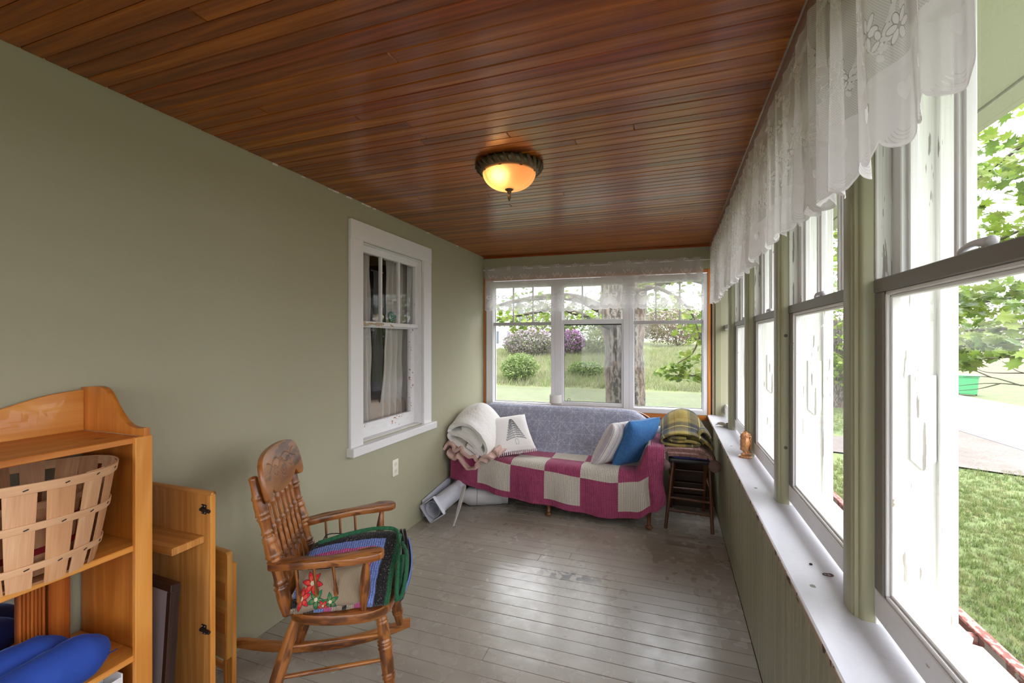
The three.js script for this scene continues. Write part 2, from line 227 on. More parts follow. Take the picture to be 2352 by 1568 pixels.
// three vinyl windows in the end wall
{
  const y0 = 0.815, y1 = 2.07, D0 = -0.1, D1 = 0.004, v = M.vinyl;
  const glassAt = (g, x0, x1, ya, yb, z) => obj('pane', new THREE.PlaneGeometry(x1 - x0, yb - ya).translate((x0 + x1) / 2, (ya + yb) / 2, z), M.glass, g);
  const frame = (g, x0, x1, yb, yt, L, R, Bt, Tp) => { // outer frame with stepped inner edge
    obj('frame', [span(x0, L, yb, yt, D0, D1), span(R, x1, yb, yt, D0, D1), span(L, R, yb, Bt, D0, D1), span(L, R, Tp, yt, D0, D1),
      span(L, L + 0.007, Bt, Tp, D0, -0.022), span(R - 0.007, R, Bt, Tp, D0, -0.022), span(L, R, Bt, Bt + 0.007, D0, -0.022), span(L, R, Tp - 0.007, Tp, D0, -0.022)].map((q) => q), v, g);
    obj('gasket', [span(L + 0.007, L + 0.011, Bt, Tp, -0.06, -0.05), span(R - 0.011, R - 0.007, Bt, Tp, -0.06, -0.05), span(L, R, Bt + 0.007, Bt + 0.012, -0.06, -0.05)], M.black, g);
  };
  const m1 = [ex(-1.835), ex(-1.19)], m2 = [ex(-1.06), ex(-0.472)], m3 = [ex(-0.357), ex(0.283)];
  const side = (n, [a, b], fx0, fx1, mun) => {
    const g = endG(n); frame(g, fx0, fx1, 0.77, 2.13, a, b, y0, y1);
    obj('rail', span(a, b, 1.648, 1.682, -0.085, -0.02), std(0xb9b6b8, 0.4), g);
    for (const m of mun) obj('muntin', span(m - 0.008, m + 0.008, 1.682, y1, -0.062, -0.048), std(0xb5b4b6, 0.4), g);
    glassAt(g, a, b, y0, 1.665, -0.055); glassAt(g, a, b, 1.665, y1, -0.055);
  };
  side('window_2', m1, 0.028, ex(-1.15), [ex(-1.617), ex(-1.4)]);
  side('window_4', m3, ex(-0.4), ex(0.318), [ex(-0.147), ex(0.075)]);
  const g = endG('window_3'), [a, b] = m2; frame(g, ex(-1.149), ex(-0.401), 0.77, 2.13, a - 0.016, b + 0.016, y0 - 0.006, y1 - 0.01);
  obj('sash_frame', [span(a - 0.016, a + 0.004, 0.812, 1.702, -0.05, -0.008), span(b - 0.004, b + 0.016, 0.812, 1.702, -0.05, -0.008), span(a, b, 0.812, 0.848, -0.05, -0.008), span(a, b, 1.655, 1.702, -0.05, -0.008)], v, g);
  for (const m of [ex(-0.873), ex(-0.665)]) obj('muntin', span(m - 0.008, m + 0.008, 1.7, y1 - 0.01, -0.072, -0.06), std(0xb5b4b6, 0.4), g);
  glassAt(g, a, b, 0.84, 1.66, -0.03); glassAt(g, a - 0.016, b + 0.016, 1.69, y1 - 0.01, -0.066);
  obj('gasket', [span(a + 0.004, a + 0.008, 0.848, 1.655, -0.034, -0.026), span(b - 0.008, b - 0.004, 0.848, 1.655, -0.034, -0.026), span(a, b, 1.643, 1.655, -0.034, -0.026), span(a, b, 0.848, 0.853, -0.034, -0.026)], M.black, g);
  const insect = tex(64, 64, (u, w) => (mod(u * 16, 1) < 0.27 || mod(w * 16, 1) < 0.27 ? 1 : 0), { srgb: false, rep: [60, 60] });
  obj('insect_screen', new THREE.PlaneGeometry(b - a, 0.81).translate((a + b) / 2, 1.25, -0.085), std(0x3a3c3e, 0.8, { alphaMap: insect, transparent: true, side: THREE.DoubleSide }), g);
  for (const q of [a + 0.055, b - 0.05]) obj('latch', tube([V(q - 0.011, 0.852, -0.02), V(q - 0.01, 0.878, -0.02), V(q + 0.01, 0.878, -0.02), V(q + 0.011, 0.852, -0.02)], 0.0022, { seg: 12, rs: 5 }), M.black, g);
}
// right side: beadboard below, posts, sill and old sash windows
const POST = [0.295, -0.555, -1.405, -2.26, -3.11, -3.965], SILL = 0.777, WT = 2.24;
{
  const w = struct('wall_right');
  obj('wall_core', [span(XR + 0.014, 0.5, -0.1, 0.757, ZE, ZB), span(0.5, 0.6, -0.8, 0.7, ZE, ZB)], std(0xbfbdb2, 0.8), w);
  const bm = [0x8f8c72, 0x8a876e, 0x94917a].map((c, i) => std(c, 0.5, { bumpMap: speck, bumpScale: 0.0006 })), r = rng(31);
  for (let z = ZB - 0.02, i = 0; z > ZE; z -= 0.0432, i++) obj('plank', B(0.013, 0.757, 0.0422, XR + 0.0075 + (r() - 0.5) * 0.0008, 0.3785, z, { c: 0.004 }), bm[Math.floor(r() * 3)], w);
  obj('header', [wuv(span(0.4, 0.62, WT, CEIL + 0.02, ZE, ZB), 'z')], M.oliveGloss, w);
  obj('post_end', span(0.43, 0.62, SILL, WT, ZE, -4.79), M.oliveGloss, w);
  // each post: a flat face with a bead and a rounded stop on both sides
  const half = [[0.436, 0], [0.436, 0.019], [0.4385, 0.0255], [0.444, 0.0275], [0.445, 0.029], [0.4405, 0.034], [0.4415, 0.0395], [0.447, 0.0425], [0.4485, 0.0435], [0.4485, 0.046], [0.4525, 0.0525], [0.459, 0.0555], [0.478, 0.0565], [0.478, 0.045], [0.63, 0.045], [0.63, 0]];
  const prof = [...half, ...half.slice(1, -1).reverse().map(([x, z]) => [x, -z])];
  for (const z of POST) { const g = crease(extrude(prof, WT - SILL).rotateX(-PI / 2).translate(0, SILL, z), 0.7); obj('post', wuv(g, 'y'), M.oliveGloss, w); }
  const kg = new THREE.CylinderGeometry(0.007, 0.007, 0.003, 10).rotateX(PI / 2);
  for (const [z, y] of [[-2.26, 1.5], [-2.26, 1.02]]) obj('screw_cap', kg.clone().translate(0.466, y, z + 0.057), std(0x5a5748, 0.5), w);
  const t = struct('trim_2');
  const worn = chipped(0xf6f6fa, 0x8a837a, 91, 0.86, 1.1);
  obj('sill_board', crease(wuv(extrude([[0.333, 0.761], [0.336, 0.757], [0.5, 0.757], [0.5, SILL], [0.338, SILL], [0.334, 0.774]], ZB - ZE).rotateY(0).translate(0, 0, ZE), 'z'), 0.5), std(0xdfe0e6, 0.38, { map: worn, bumpMap: speck, bumpScale: 0.0008 }), t);
  obj('sill_edge', [wuv(span(0.3315, 0.3345, 0.7575, 0.7745, ZE, ZB, { c: 0.001 }), 'z')], std(0xa79583, 0.7, { map: chipped(0xffffff, 0x7d5f48, 93, 0.66, 2) }), t);
  const q = struct('trim_3');                          // quarter round under the ceiling
  const qp = [[0.4, CEIL], [0.345, CEIL]]; for (let i = 0; i <= 8; i++) { const a = i / 8 * PI / 2; qp.push([0.349 + 0.001 + 0.032 * (1 - Math.cos(a)), CEIL - 0.004 - 0.034 * Math.sin(a)]); } qp.push([0.4, CEIL - 0.04]);
  obj('quarter_round', wuv(crease(extrude(qp, ZB - ZE).translate(0, 0, ZE), 0.7), 'z'), phys(0xffffff, 0.4, { map: woodTex(0x5a2c14, 0x8c5230, 333), clearcoat: 0.3 }), q);
  const q2 = endG('trim_4'); obj('ceiling_strip', span(0, 2.3, CEIL - 0.02, CEIL, 0, 0.016), M.ceilWood, q2);
  // sash windows between the posts
  const bays = []; for (let i = 0; i + 1 < POST.length; i++) bays.push([POST[i] - 0.057, POST[i + 1] + 0.057]); bays.push([POST[5] - 0.057, -4.79]);
  bays.forEach(([za, zb], i) => {
    const g = struct('window_' + (5 + i)), S = 0.046, pl = (n, list, m) => obj(n, list, m, g), zl = za - S, zr = zb + S;
    // lower sash (inner)
    const x0 = 0.477, x1 = 0.507, yb = 0.797, yt = 1.627, yi = 0.865, yj = 1.594;
    pl('sash_rail', [span(x0, x1, yb, yi, za, zb)], M.trimWhite); pl('sash_rail', [span(x0 - 0.002, x1, yj, yt, za, zb)], M.taupe);
    for (const [a, b, c] of [[za, zl, -1], [zb, zr, 1]]) pl('sash_stile', [span(x0, x1, yi, yj, a, b)], M.taupe);
    pl('glazing_bead', [span(x0 + 0.004, x1, yi, yj, zl, zl - 0.009), span(x0 + 0.011, x1, yi, yj, zl - 0.009, zl - 0.017), span(x0 + 0.004, x1, yi, yj, zr, zr + 0.009), span(x0 + 0.011, x1, yi, yj, zr + 0.009, zr + 0.017), span(x0 + 0.004, x1, yi, yi + 0.009, zl, zr), span(x0 + 0.011, x1, yi + 0.009, yi + 0.016, zl, zr), span(x0 + 0.004, x1, yj - 0.009, yj, zl, zr), span(x0 + 0.011, x1, yj - 0.016, yj - 0.009, zl, zr)], M.trimWhite);
    const pane = (y0, y1, a, b, x) => obj('pane', new THREE.PlaneGeometry(Math.abs(b - a), y1 - y0).rotateY(-PI / 2).translate(x, (y0 + y1) / 2, (a + b) / 2), M.glass, g);
    pane(yi, yj, zl, zr, 0.496);
    // upper sash (outer), three lights
    const u0 = 0.512, u1 = 0.542, t0 = 1.592, t1 = WT, p0 = 1.62, p1 = WT - 0.045;
    pl('sash_rail', [span(u0, u1, t0, p0, za, zb)], M.trimWhite); pl('sash_rail', [span(u0, u1, p1, t1, za, zb)], M.trimWhite);
    for (const [a, b] of [[za, zl], [zb, zr]]) pl('sash_stile', [span(u0, u1, p0, p1, a, b), span(u0 + 0.012, u1, p0, p1, b, b + Math.sign(b - a) * 0.012)], M.trimWhite);
    const w3 = (zr - zl) / 3; for (let k = 1; k < 3; k++) { const m = zl + w3 * k; pl('muntin', [span(u0, u1, p0, p1, m - 0.0065, m + 0.0065), span(u0 + 0.008, u1 - 0.004, p0, p1, m - 0.014, m + 0.014)], M.trimWhite); }
    for (let k = 0; k < 3; k++) pane(p0, p1, zl + w3 * k, zl + w3 * (k + 1), 0.53);
    // pulley stiles: boxed jambs with a raised pocket piece
    for (const [z, s] of [[za, -1], [zb, 1]]) {
      const f = (xa, xb, ya, yb2, d) => span(xa, xb, ya, yb2, z + 0.011 * -s, z + s * d);
      pl('jamb', [f(0.478, 0.632, SILL - 0.03, WT, 0.002), f(0.598, 0.634, 0.7, WT, 0.016), f(0.478, 0.51, 1.628, WT, 0.006)], M.peel);
      const pk = extrude([[0.546, 1.395], [0.596, 1.395], [0.596, 1.19], [0.571, 1.165], [0.546, 1.19]], 0.007, { bevel: 0.001 }).translate(0, 0, 0); if (s < 0) pk.translate(0, 0, -0.007); pl('pocket_piece', [wuv(pk.translate(0, 0, z + s * 0.002), 'y')], M.peel);
    }
    pl('outer_sill', [wuv(B(0.2, 0.03, za - zb + 0.08, 0.605, 0.745, (za + zb) / 2, { r: [0, 0, -0.16], axis: 'z' }), 'z')], std(0xe6dfd2, 0.7, { map: chipped(0xffffff, 0xc3ad98, 55, 0.66, 1.3) }));
    // sash lock on the meeting rail
    const lz = (za + zb) / 2, lock = [B(0.02, 0.004, 0.07, 0.492, 1.629, lz), tube([V(0.49, 1.637, lz + 0.035), V(0.485, 1.641, lz + 0.005), V(0.488, 1.638, lz - 0.03), V(0.492, 1.634, lz - 0.05)], (t) => 0.0055 + 0.004 * smooth(1 - t, 0.6, 1), { seg: 12, rs: 8 }), new THREE.SphereGeometry(0.0095, 12, 8).translate(0.49, 1.638, lz + 0.037)];
    obj('sash_lock', lock, std(0xcdcbd0, 0.35), g);
  });
}
// the house's own window, with the dark room behind it
{
  const g = struct('window_1'), X0 = XL, A = -2.352, Bz = -3.372, W = M.white;
  obj('casing', wuv(span(X0, X0 + 0.024, 2.142, 2.262, A, Bz), 'z'), W, g);
  obj('casing', wuv(span(X0, X0 + 0.022, LW.y0 - 0.01, 2.142, A, LW.z0), 'y'), W, g); obj('casing', wuv(span(X0, X0 + 0.022, LW.y0 - 0.01, 2.142, LW.z1, Bz), 'y'), W, g);
  obj('sill', wuv(span(X0 - 0.1, X0 + 0.055, 0.737, 0.793, A + 0.015, Bz - 0.04, { c: 0.004 }), 'z'), W, g);
  obj('jamb', [span(X0 - 0.14, X0, LW.y0, LW.y1, LW.z0, LW.z0 - 0.006), span(X0 - 0.14, X0, LW.y0, LW.y1, LW.z1 + 0.006, LW.z1), span(X0 - 0.14, X0, LW.y1 - 0.006, LW.y1, LW.z0, LW.z1), span(X0 - 0.14, X0 - 0.005, LW.y0, LW.y0 + 0.006, LW.z0, LW.z1)], M.trimWhite, g);
  const a = LW.z0 - 0.006, b = LW.z1 + 0.006, S = 0.042, ux = X0 - 0.03, lx = X0 - 0.065;
  // upper sash, nearer
  for (const [n, q] of [['sash_rail', span(ux - 0.03, ux, 2.085, 2.132, a, b)], ['sash_rail', span(ux - 0.03, ux, 1.585, 1.615, a, b)], ['sash_stile', span(ux - 0.03, ux, 1.615, 2.085, a, a - S)], ['sash_stile', span(ux - 0.03, ux, 1.615, 2.085, b, b + S)]]) obj(n, q, M.trimWhite, g);
  const w3 = (b - a + 2 * S) / 3; for (let k = 1; k < 3; k++) obj('muntin', [span(ux - 0.026, ux - 0.002, 1.615, 2.085, a - S + w3 * k - 0.009, a - S + w3 * k + 0.009)], M.trimWhite, g);
  const pane = (y0, y1, za, zb, x) => obj('pane', new THREE.PlaneGeometry(Math.abs(zb - za), y1 - y0).rotateY(PI / 2).translate(x, (y0 + y1) / 2, (za + zb) / 2), M.glass, g);
  for (let k = 0; k < 3; k++) pane(1.615, 2.085, a - S + w3 * k, a - S + w3 * (k + 1), ux - 0.015);
  // lower sash
  const flake = std(0xe9e7e7, 0.5, { map: chipped(0xffffff, 0xb48a68, 43, 0.72, 2.2) });
  for (const [n, q] of [['sash_rail', span(lx - 0.03, lx, 0.806, 0.905, a, b)], ['sash_rail', span(lx - 0.03, lx, 1.575, 1.612, a, b)], ['sash_stile', span(lx - 0.03, lx, 0.905, 1.575, a, a - 0.055)], ['sash_stile', span(lx - 0.03, lx, 0.905, 1.575, b, b + 0.055)]]) obj(n, wuv(q, 'z'), flake, g);
  pane(0.905, 1.575, a - 0.055, b + 0.055, lx - 0.015);
  const r = rng(77), fl = []; for (let i = 0; i < 14; i++) fl.push(B(0.003, 0.008 + 0.01 * r(), 0.03 + 0.05 * r(), ux + 0.0015, 1.6 + 0.016 * (r() - 0.5), lerp(a - 0.03, a - 0.42, r()), { r: [(r() - 0.5) * 0.5, (r() - 0.5) * 0.4, 0] })); obj('paint_flake', fl, std(0xb9a48d, 0.8), g);
  const rm = struct('wall_house_room'), bw = std(0x6a4a34, 0.7, { map: woodTex(0x9a7a62, 0xe0cfc0, 512) });
  obj('room_wall', [span(-4.6, -4.5, -0.1, 2.6, -5.2, -0.6), span(-4.5, XL - 0.14, -0.1, 2.6, -5.2, -5.1), span(-4.5, XL - 0.14, -0.1, 2.6, -0.7, -0.6)].map((q) => wuv(q, 'y')), bw, rm);
  obj('room_floor', span(-4.6, XL - 0.14, -0.2, -0.1, -5.2, -0.6), std(0x4b3626, 0.6), rm); obj('room_ceiling', span(-4.6, XL - 0.14, 2.5, 2.6, -5.2, -0.6), std(0x8c7a66, 0.8), rm);
}
// ================= OUTSIDE =================
const ground = (x, z) => { let a = -0.8; if (x < 6) a += Math.min(2.4, 0.1 * Math.max(0, -z - 22)) * smooth(6 - x, 0, 3); else a += Math.min(3.4, 0.045 * Math.max(0, x - 12.5)); return a; };
{
  // one terrain: lawn, rough grass behind it, roadside verge and a bare field beyond
  const xs = [], zs = []; for (let x = -60; x < 100; x += x > -14 && x < 20 ? 1 : 4) xs.push(x); for (let z = 30; z > -150; z -= z > -40 ? 1 : 4) zs.push(z);
  const pos = [], col = [], idx = [], uv = [], c = [0, 0, 0];
  for (const z of zs) for (const x of xs) {
    const y = ground(x, z) + (z < -22 && x < 5 ? 0.25 * N3(x * 0.6, z * 0.6, 5) : 0.03 * N3(x, z, 9)); pos.push(x, y, z); uv.push(x, z);
    const n = N3(x * 1.3, z * 1.3, 3) + 0.5;
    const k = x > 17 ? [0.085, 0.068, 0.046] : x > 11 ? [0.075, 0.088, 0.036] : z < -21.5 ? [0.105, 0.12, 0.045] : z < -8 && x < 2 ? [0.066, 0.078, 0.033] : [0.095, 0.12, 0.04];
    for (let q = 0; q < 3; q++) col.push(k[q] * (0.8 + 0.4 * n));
  }
  const n = xs.length; for (let j = 0; j + 1 < zs.length; j++) for (let i = 0; i + 1 < n; i++) { const a = j * n + i; idx.push(a, a + 1, a + n, a + 1, a + n + 1, a + n); }
  const g = new THREE.BufferGeometry(); g.setAttribute('position', new THREE.Float32BufferAttribute(pos, 3)); g.setAttribute('uv', new THREE.Float32BufferAttribute(uv, 2)); g.setAttribute('color', new THREE.Float32BufferAttribute(col, 3)); g.setIndex(idx); g.computeVertexNormals();
  const lawnTex = tex(512, 512, (u, v) => { const a = fbm(u, v, 6, 6, 201, 4), b = fbm(u, v, 90, 90, 202, 3), d = smooth(fbm(u, v, 14, 14, 203, 3), 0.52, 0.7); const k = 0.62 + 0.3 * a + 0.5 * (b - 0.4); return mixc([k * 0.95, k, k * 0.8], [k * 1.15, k * 0.98, k * 0.85], d); }, { srgb: false, rep: [0.4, 0.4] });
  const m = new THREE.Mesh(g, std(0xffffff, 0.95, { vertexColors: true, map: lawnTex })); m.name = 'lawn'; m.userData.kind = 'structure'; m.receiveShadow = true; scene.add(m);
}
const gravelTex = tex(512, 512, (u, v) => { const a = fbm(u, v, 70, 70, 211, 3), b = fbm(u, v, 5, 5, 212, 3); return mixc(hex(0x463e38), hex(0x6a605a), clamp(a * 0.8 + b * 0.5 - 0.15, 0, 1)); }, { rep: [0.5, 0.5] });
{
  const strip = (name, left, right, dy, mat) => { const pos = [], idx = [], uv = []; for (let i = 0; i < left.length; i++) for (const [x, z] of [left[i], right[i]]) { pos.push(x, ground(x, z) + dy, z); uv.push(x, z); } for (let i = 0; i + 1 < left.length; i++) { const a = i * 2; idx.push(a, a + 1, a + 2, a + 1, a + 3, a + 2); } const g = new THREE.BufferGeometry(); g.setAttribute('position', new THREE.Float32BufferAttribute(pos, 3)); g.setAttribute('uv', new THREE.Float32BufferAttribute(uv, 2)); g.setIndex(idx); g.computeVertexNormals(); const m = new THREE.Mesh(g, mat); m.name = name; m.userData.kind = 'structure'; m.receiveShadow = true; scene.add(m); return m; };
  const asphalt = tex(256, 256, (u, v) => { const a = fbm(u, v, 60, 60, 221, 3), b = fbm(u, v, 3, 3, 222, 3); return mixc(hex(0x504f54), hex(0x626166), clamp(a * 0.7 + b * 0.5 - 0.1, 0, 1)); }, { rep: [0.4, 0.4] });
  const road = [[], []], line = [[], []]; for (let z = 30; z > -150; z -= 6) { road[0].push([6.85, z]); road[1].push([11.45, z]); line[0].push([9.15, z]); line[1].push([9.3, z]); }
  strip('road', road[0], road[1], 0.035, std(0xffffff, 0.8, { map: asphalt, side: THREE.DoubleSide })); strip('road_line', line[0], line[1], 0.042, std(0xe8e6df, 0.8, { side: THREE.DoubleSide }));
  const nearE = [[-2, -10.9], [1, -11], [3, -10.85], [4.5, -10.45], [5.6, -9.9], [6.4, -8.8], [6.9, -6]], farE = [[-2, -12.9], [1, -12.9], [3.46, -12.5], [4.8, -13], [5.9, -14.3], [6.6, -16], [6.9, -18.5]];
  strip('driveway_path', nearE, farE, 0.03, std(0xffffff, 0.95, { map: gravelTex, side: THREE.DoubleSide }));
}
// porch eave and the planter under the windows
{
  const s = struct('roof_eave'), sm = std(0xcfd3c0, 0.55);
  obj('soffit_board', span(0.6, 1.035, 2.3, 2.32, ZE, ZB), sm, s); obj('soffit_board', span(1.04, 1.125, 2.292, 2.32, ZE, ZB), sm, s); obj('fascia', span(1.11, 1.14, 2.29, 2.46, ZE, ZB), sm, s);
  obj('roof_deck', span(-2.4, 1.14, 2.5, 2.56, ZE - 0.2, ZB + 0.3), std(0x55504c, 0.9), s);
  const e = struct('wall_siding'); const sd = std(0xd9dbd0, 0.6); for (let y = -0.8; y < 0.68; y += 0.1) obj('siding_board', B(0.014, 0.102, ZB - ZE, 0.612, y + 0.05, (ZB + ZE) / 2, { r: [0, 0, -0.06] }), sd, e);
  const p = thing('planter_box', 'long weathered planter box of dark soil below the porch windows outside', 'planter');
  const pw = std(0xffffff, 0.85, { map: chipped(0x8d857f, 0x6b4037, 301, 0.5, 1.2) }), red = std(0xffffff, 0.8, { map: chipped(0xb5807a, 0x8f4a42, 302, 0.5, 3) });
  obj('side_board', wuv(span(1.1, 1.125, -0.78, 0.365, -4.42, -0.4), 'z'), pw, p); obj('side_board', wuv(span(0.64, 0.66, -0.78, 0.34, -4.42, -0.4), 'z'), pw, p); obj('rim_board', wuv(span(1.092, 1.13, 0.365, 0.378, -4.42, -0.4), 'z'), red, p);
  for (const z of [-4.42, -3.3, -2.2, -0.4]) obj('divider', wuv(span(0.66, 1.1, 0.2, z === -2.2 ? 0.36 : 0.3, z - 0.012, z + 0.012), 'x'), red, p);
  const soil = tex(512, 512, (u, v) => mixc(hex(0x2b2421), hex(0x83705f), Math.pow(fbm(u, v, 40, 26, 311, 4), 1.6)), { rep: [1.6, 1.6] });
  obj('soil', wuv(sheet(20, 60, (u, v) => V(0.66 + u * 0.44, 0.25 + 0.05 * N3(u * 9, v * 60, 4), -0.4 - v * 4.02)), 'x'), std(0xffffff, 0.95, { map: soil, bumpMap: soil, bumpScale: 0.01, side: THREE.DoubleSide }), p);
  const r = rng(61), chip = new THREE.InstancedMesh(cbox(0.05, 0.006, 0.012, 0.002), std(0xffffff, 0.9), 1400), mt = new THREE.Matrix4(), q = new THREE.Quaternion(); chip.name = 'mulch';
  for (let i = 0; i < 1400; i++) { const z = -0.5 - 3.85 * Math.pow(r(), 0.8); q.setFromEuler(new THREE.Euler((r() - 0.5) * 0.9, r() * 6.3, (r() - 0.5) * 0.9)); const s = 0.4 + 1.1 * r() * r(); mt.compose(V(0.68 + r() * 0.4, 0.266 + 0.018 * r(), z), q, V(s, s, s)); chip.setMatrixAt(i, mt); chip.setColorAt(i, new THREE.Color().setRGB(...mixc([0.03, 0.024, 0.02], [0.4, 0.3, 0.22], r() * r()))); }
  stuff(chip); p.add(chip);
}
// ---- plants ----
function leafShape(lobes) {                          // maple-like leaf, a little cupped, one metre wide
  const o = lobes ? [[0, -0.42], [0.09, -0.3], [0.42, -0.3], [0.3, -0.12], [0.52, 0.1], [0.28, 0.1], [0.3, 0.34], [0.14, 0.22], [0, 0.56]] : [[0, -0.5], [0.18, -0.2], [0.24, 0.05], [0.15, 0.3], [0, 0.5]];
  const pts = [...o, ...o.slice(1, -1).reverse().map(([x, y]) => [-x, y])], pos = []; const P = ([x, y]) => [x, 0.16 * Math.abs(x) - 0.22 * y * y, -y];
  for (let i = 0; i < pts.length; i++) pos.push(...P([0, -0.1]), ...P(pts[i]), ...P(pts[(i + 1) % pts.length]));
  const g = new THREE.BufferGeometry(); g.setAttribute('position', new THREE.Float32BufferAttribute(pos, 3)); g.computeVertexNormals(); return g;
}
const mapleLeaf = leafShape(true), plainLeaf = leafShape(false);
const leafMat = phys(0xffffff, 0.9, { transmission: 0.45, thickness: 0, side: THREE.DoubleSide, specularIntensity: 0.5 });
function foliage(parent, name, geo, spots, { flatness = 0.7, seed = 1, mat = leafMat } = {}) {   // spots: [x, y, z, size, [r, g, b]]
  const r = rng(seed), im = new THREE.InstancedMesh(geo, mat, spots.length), m = new THREE.Matrix4(), e = new THREE.Euler(), q = new THREE.Quaternion();
  spots.forEach(([x, y, z, s, c], i) => { e.set((r() - 0.5) * 2 * PI * (1 - flatness), r() * 2 * PI, (r() - 0.5) * 2 * PI * (1 - flatness)); m.compose(V(x, y, z), q.setFromEuler(e), V(s, s, s)); im.setMatrixAt(i, m); const k = 0.75 + 0.5 * r(); im.setColorAt(i, new THREE.Color().setRGB(c[0] * k, c[1] * k, c[2] * k)); });
  im.name = name; stuff(im); parent.add(im); return im;
}
const barkTex = tex(512, 512, (u, v) => { const w = fbm(u, v, 4, 6, 401, 3) * 0.5, f = fbm(u, v, 14, 40, 402, 4), s = fbm(u, v, 50, 70, 403, 3); const c = smooth(f * 0.7 + s * 0.3, 0.36, 0.6); return mixc(mixc(hex(0x3f3a36), hex(0x7a736b), c), hex(0x74594a), 0.35 * smooth(w, 0.26, 0.36)); }, { rep: [1, 1] });
const bark = std(0xffffff, 0.95, { map: barkTex, bumpMap: barkTex, bumpScale: 0.008 }), twigMat = std(0x4b443b, 0.9);
function blob(n, c, rad, seed, size, cols, shell = 0.55) { const r = rng(seed), out = []; while (out.length < n) { const a = r() * 2 * PI, u = 2 * r() - 1, k = Math.pow(lerp(shell, 1, r()), 1), s = Math.sqrt(1 - u * u), w = 1 + 0.35 * N3(Math.cos(a) * 3 + u * 4, Math.sin(a) * 3, seed); out.push([c[0] + rad[0] * s * Math.cos(a) * k * w, c[1] + rad[1] * u * k * w, c[2] + rad[2] * s * Math.sin(a) * k * w, size * (0.7 + 0.6 * r()), cols[Math.floor(r() * cols.length)]]); } return out; }
function onPath(pts, n, spread, seed, size, cols) { const c = new THREE.CatmullRomCurve3(pts.map((p) => V(...p))), r = rng(seed), out = []; for (let i = 0; i < n; i++) { const p = c.getPoint(Math.pow(r(), 0.8)), g = () => (r() + r() + r() - 1.5) * spread; out.push([p.x + g(), p.y + g() * 0.6, p.z + g(), size * (0.7 + 0.6 * r()), cols[Math.floor(r() * cols.length)]]); } return out; }
const limb = (pts, r0, r1, o = {}) => tube(pts.map((p) => V(...p)), (t) => lerp(r0, r1, t), { seg: 6 * pts.length, rs: 7, ...o });
const MG = [[0.13, 0.2, 0.025], [0.17, 0.235, 0.035], [0.09, 0.15, 0.025], [0.2, 0.25, 0.055]];
const inView = new THREE.Frustum().setFromProjectionMatrix(new THREE.Matrix4().multiplyMatrices(camera.projectionMatrix, camera.matrixWorldInverse));
function mapleCrown(t, spots, seed, nOwn) {           // the leaves that show largest are parts; the rest one mass
  spots.forEach((s) => { s.d = V(s[0], s[1], s[2]).distanceTo(camera.position) / (inView.containsPoint(V(s[0], s[1], s[2])) ? s[3] : s[3] * 0.02); }); spots.sort((a, b) => a.d - b.d);
  const r = rng(seed), own = spots.slice(0, nOwn), lm = MG.map((c) => phys(new THREE.Color().setRGB(...c), 0.9, { transmission: 0.45, thickness: 0, side: THREE.DoubleSide, specularIntensity: 0.5 }));
  for (const [x, y, z, s, c] of own) { const o = obj('leaf', mapleLeaf, lm[Math.max(0, MG.indexOf(c))], t); o.position.set(x, y, z); o.rotation.set((r() - 0.5) * 1.9, r() * 6.3, (r() - 0.5) * 1.9); o.scale.setScalar(s); }
  foliage(t, 'foliage', mapleLeaf, spots.slice(nOwn), { seed, flatness: 0.7 });
}
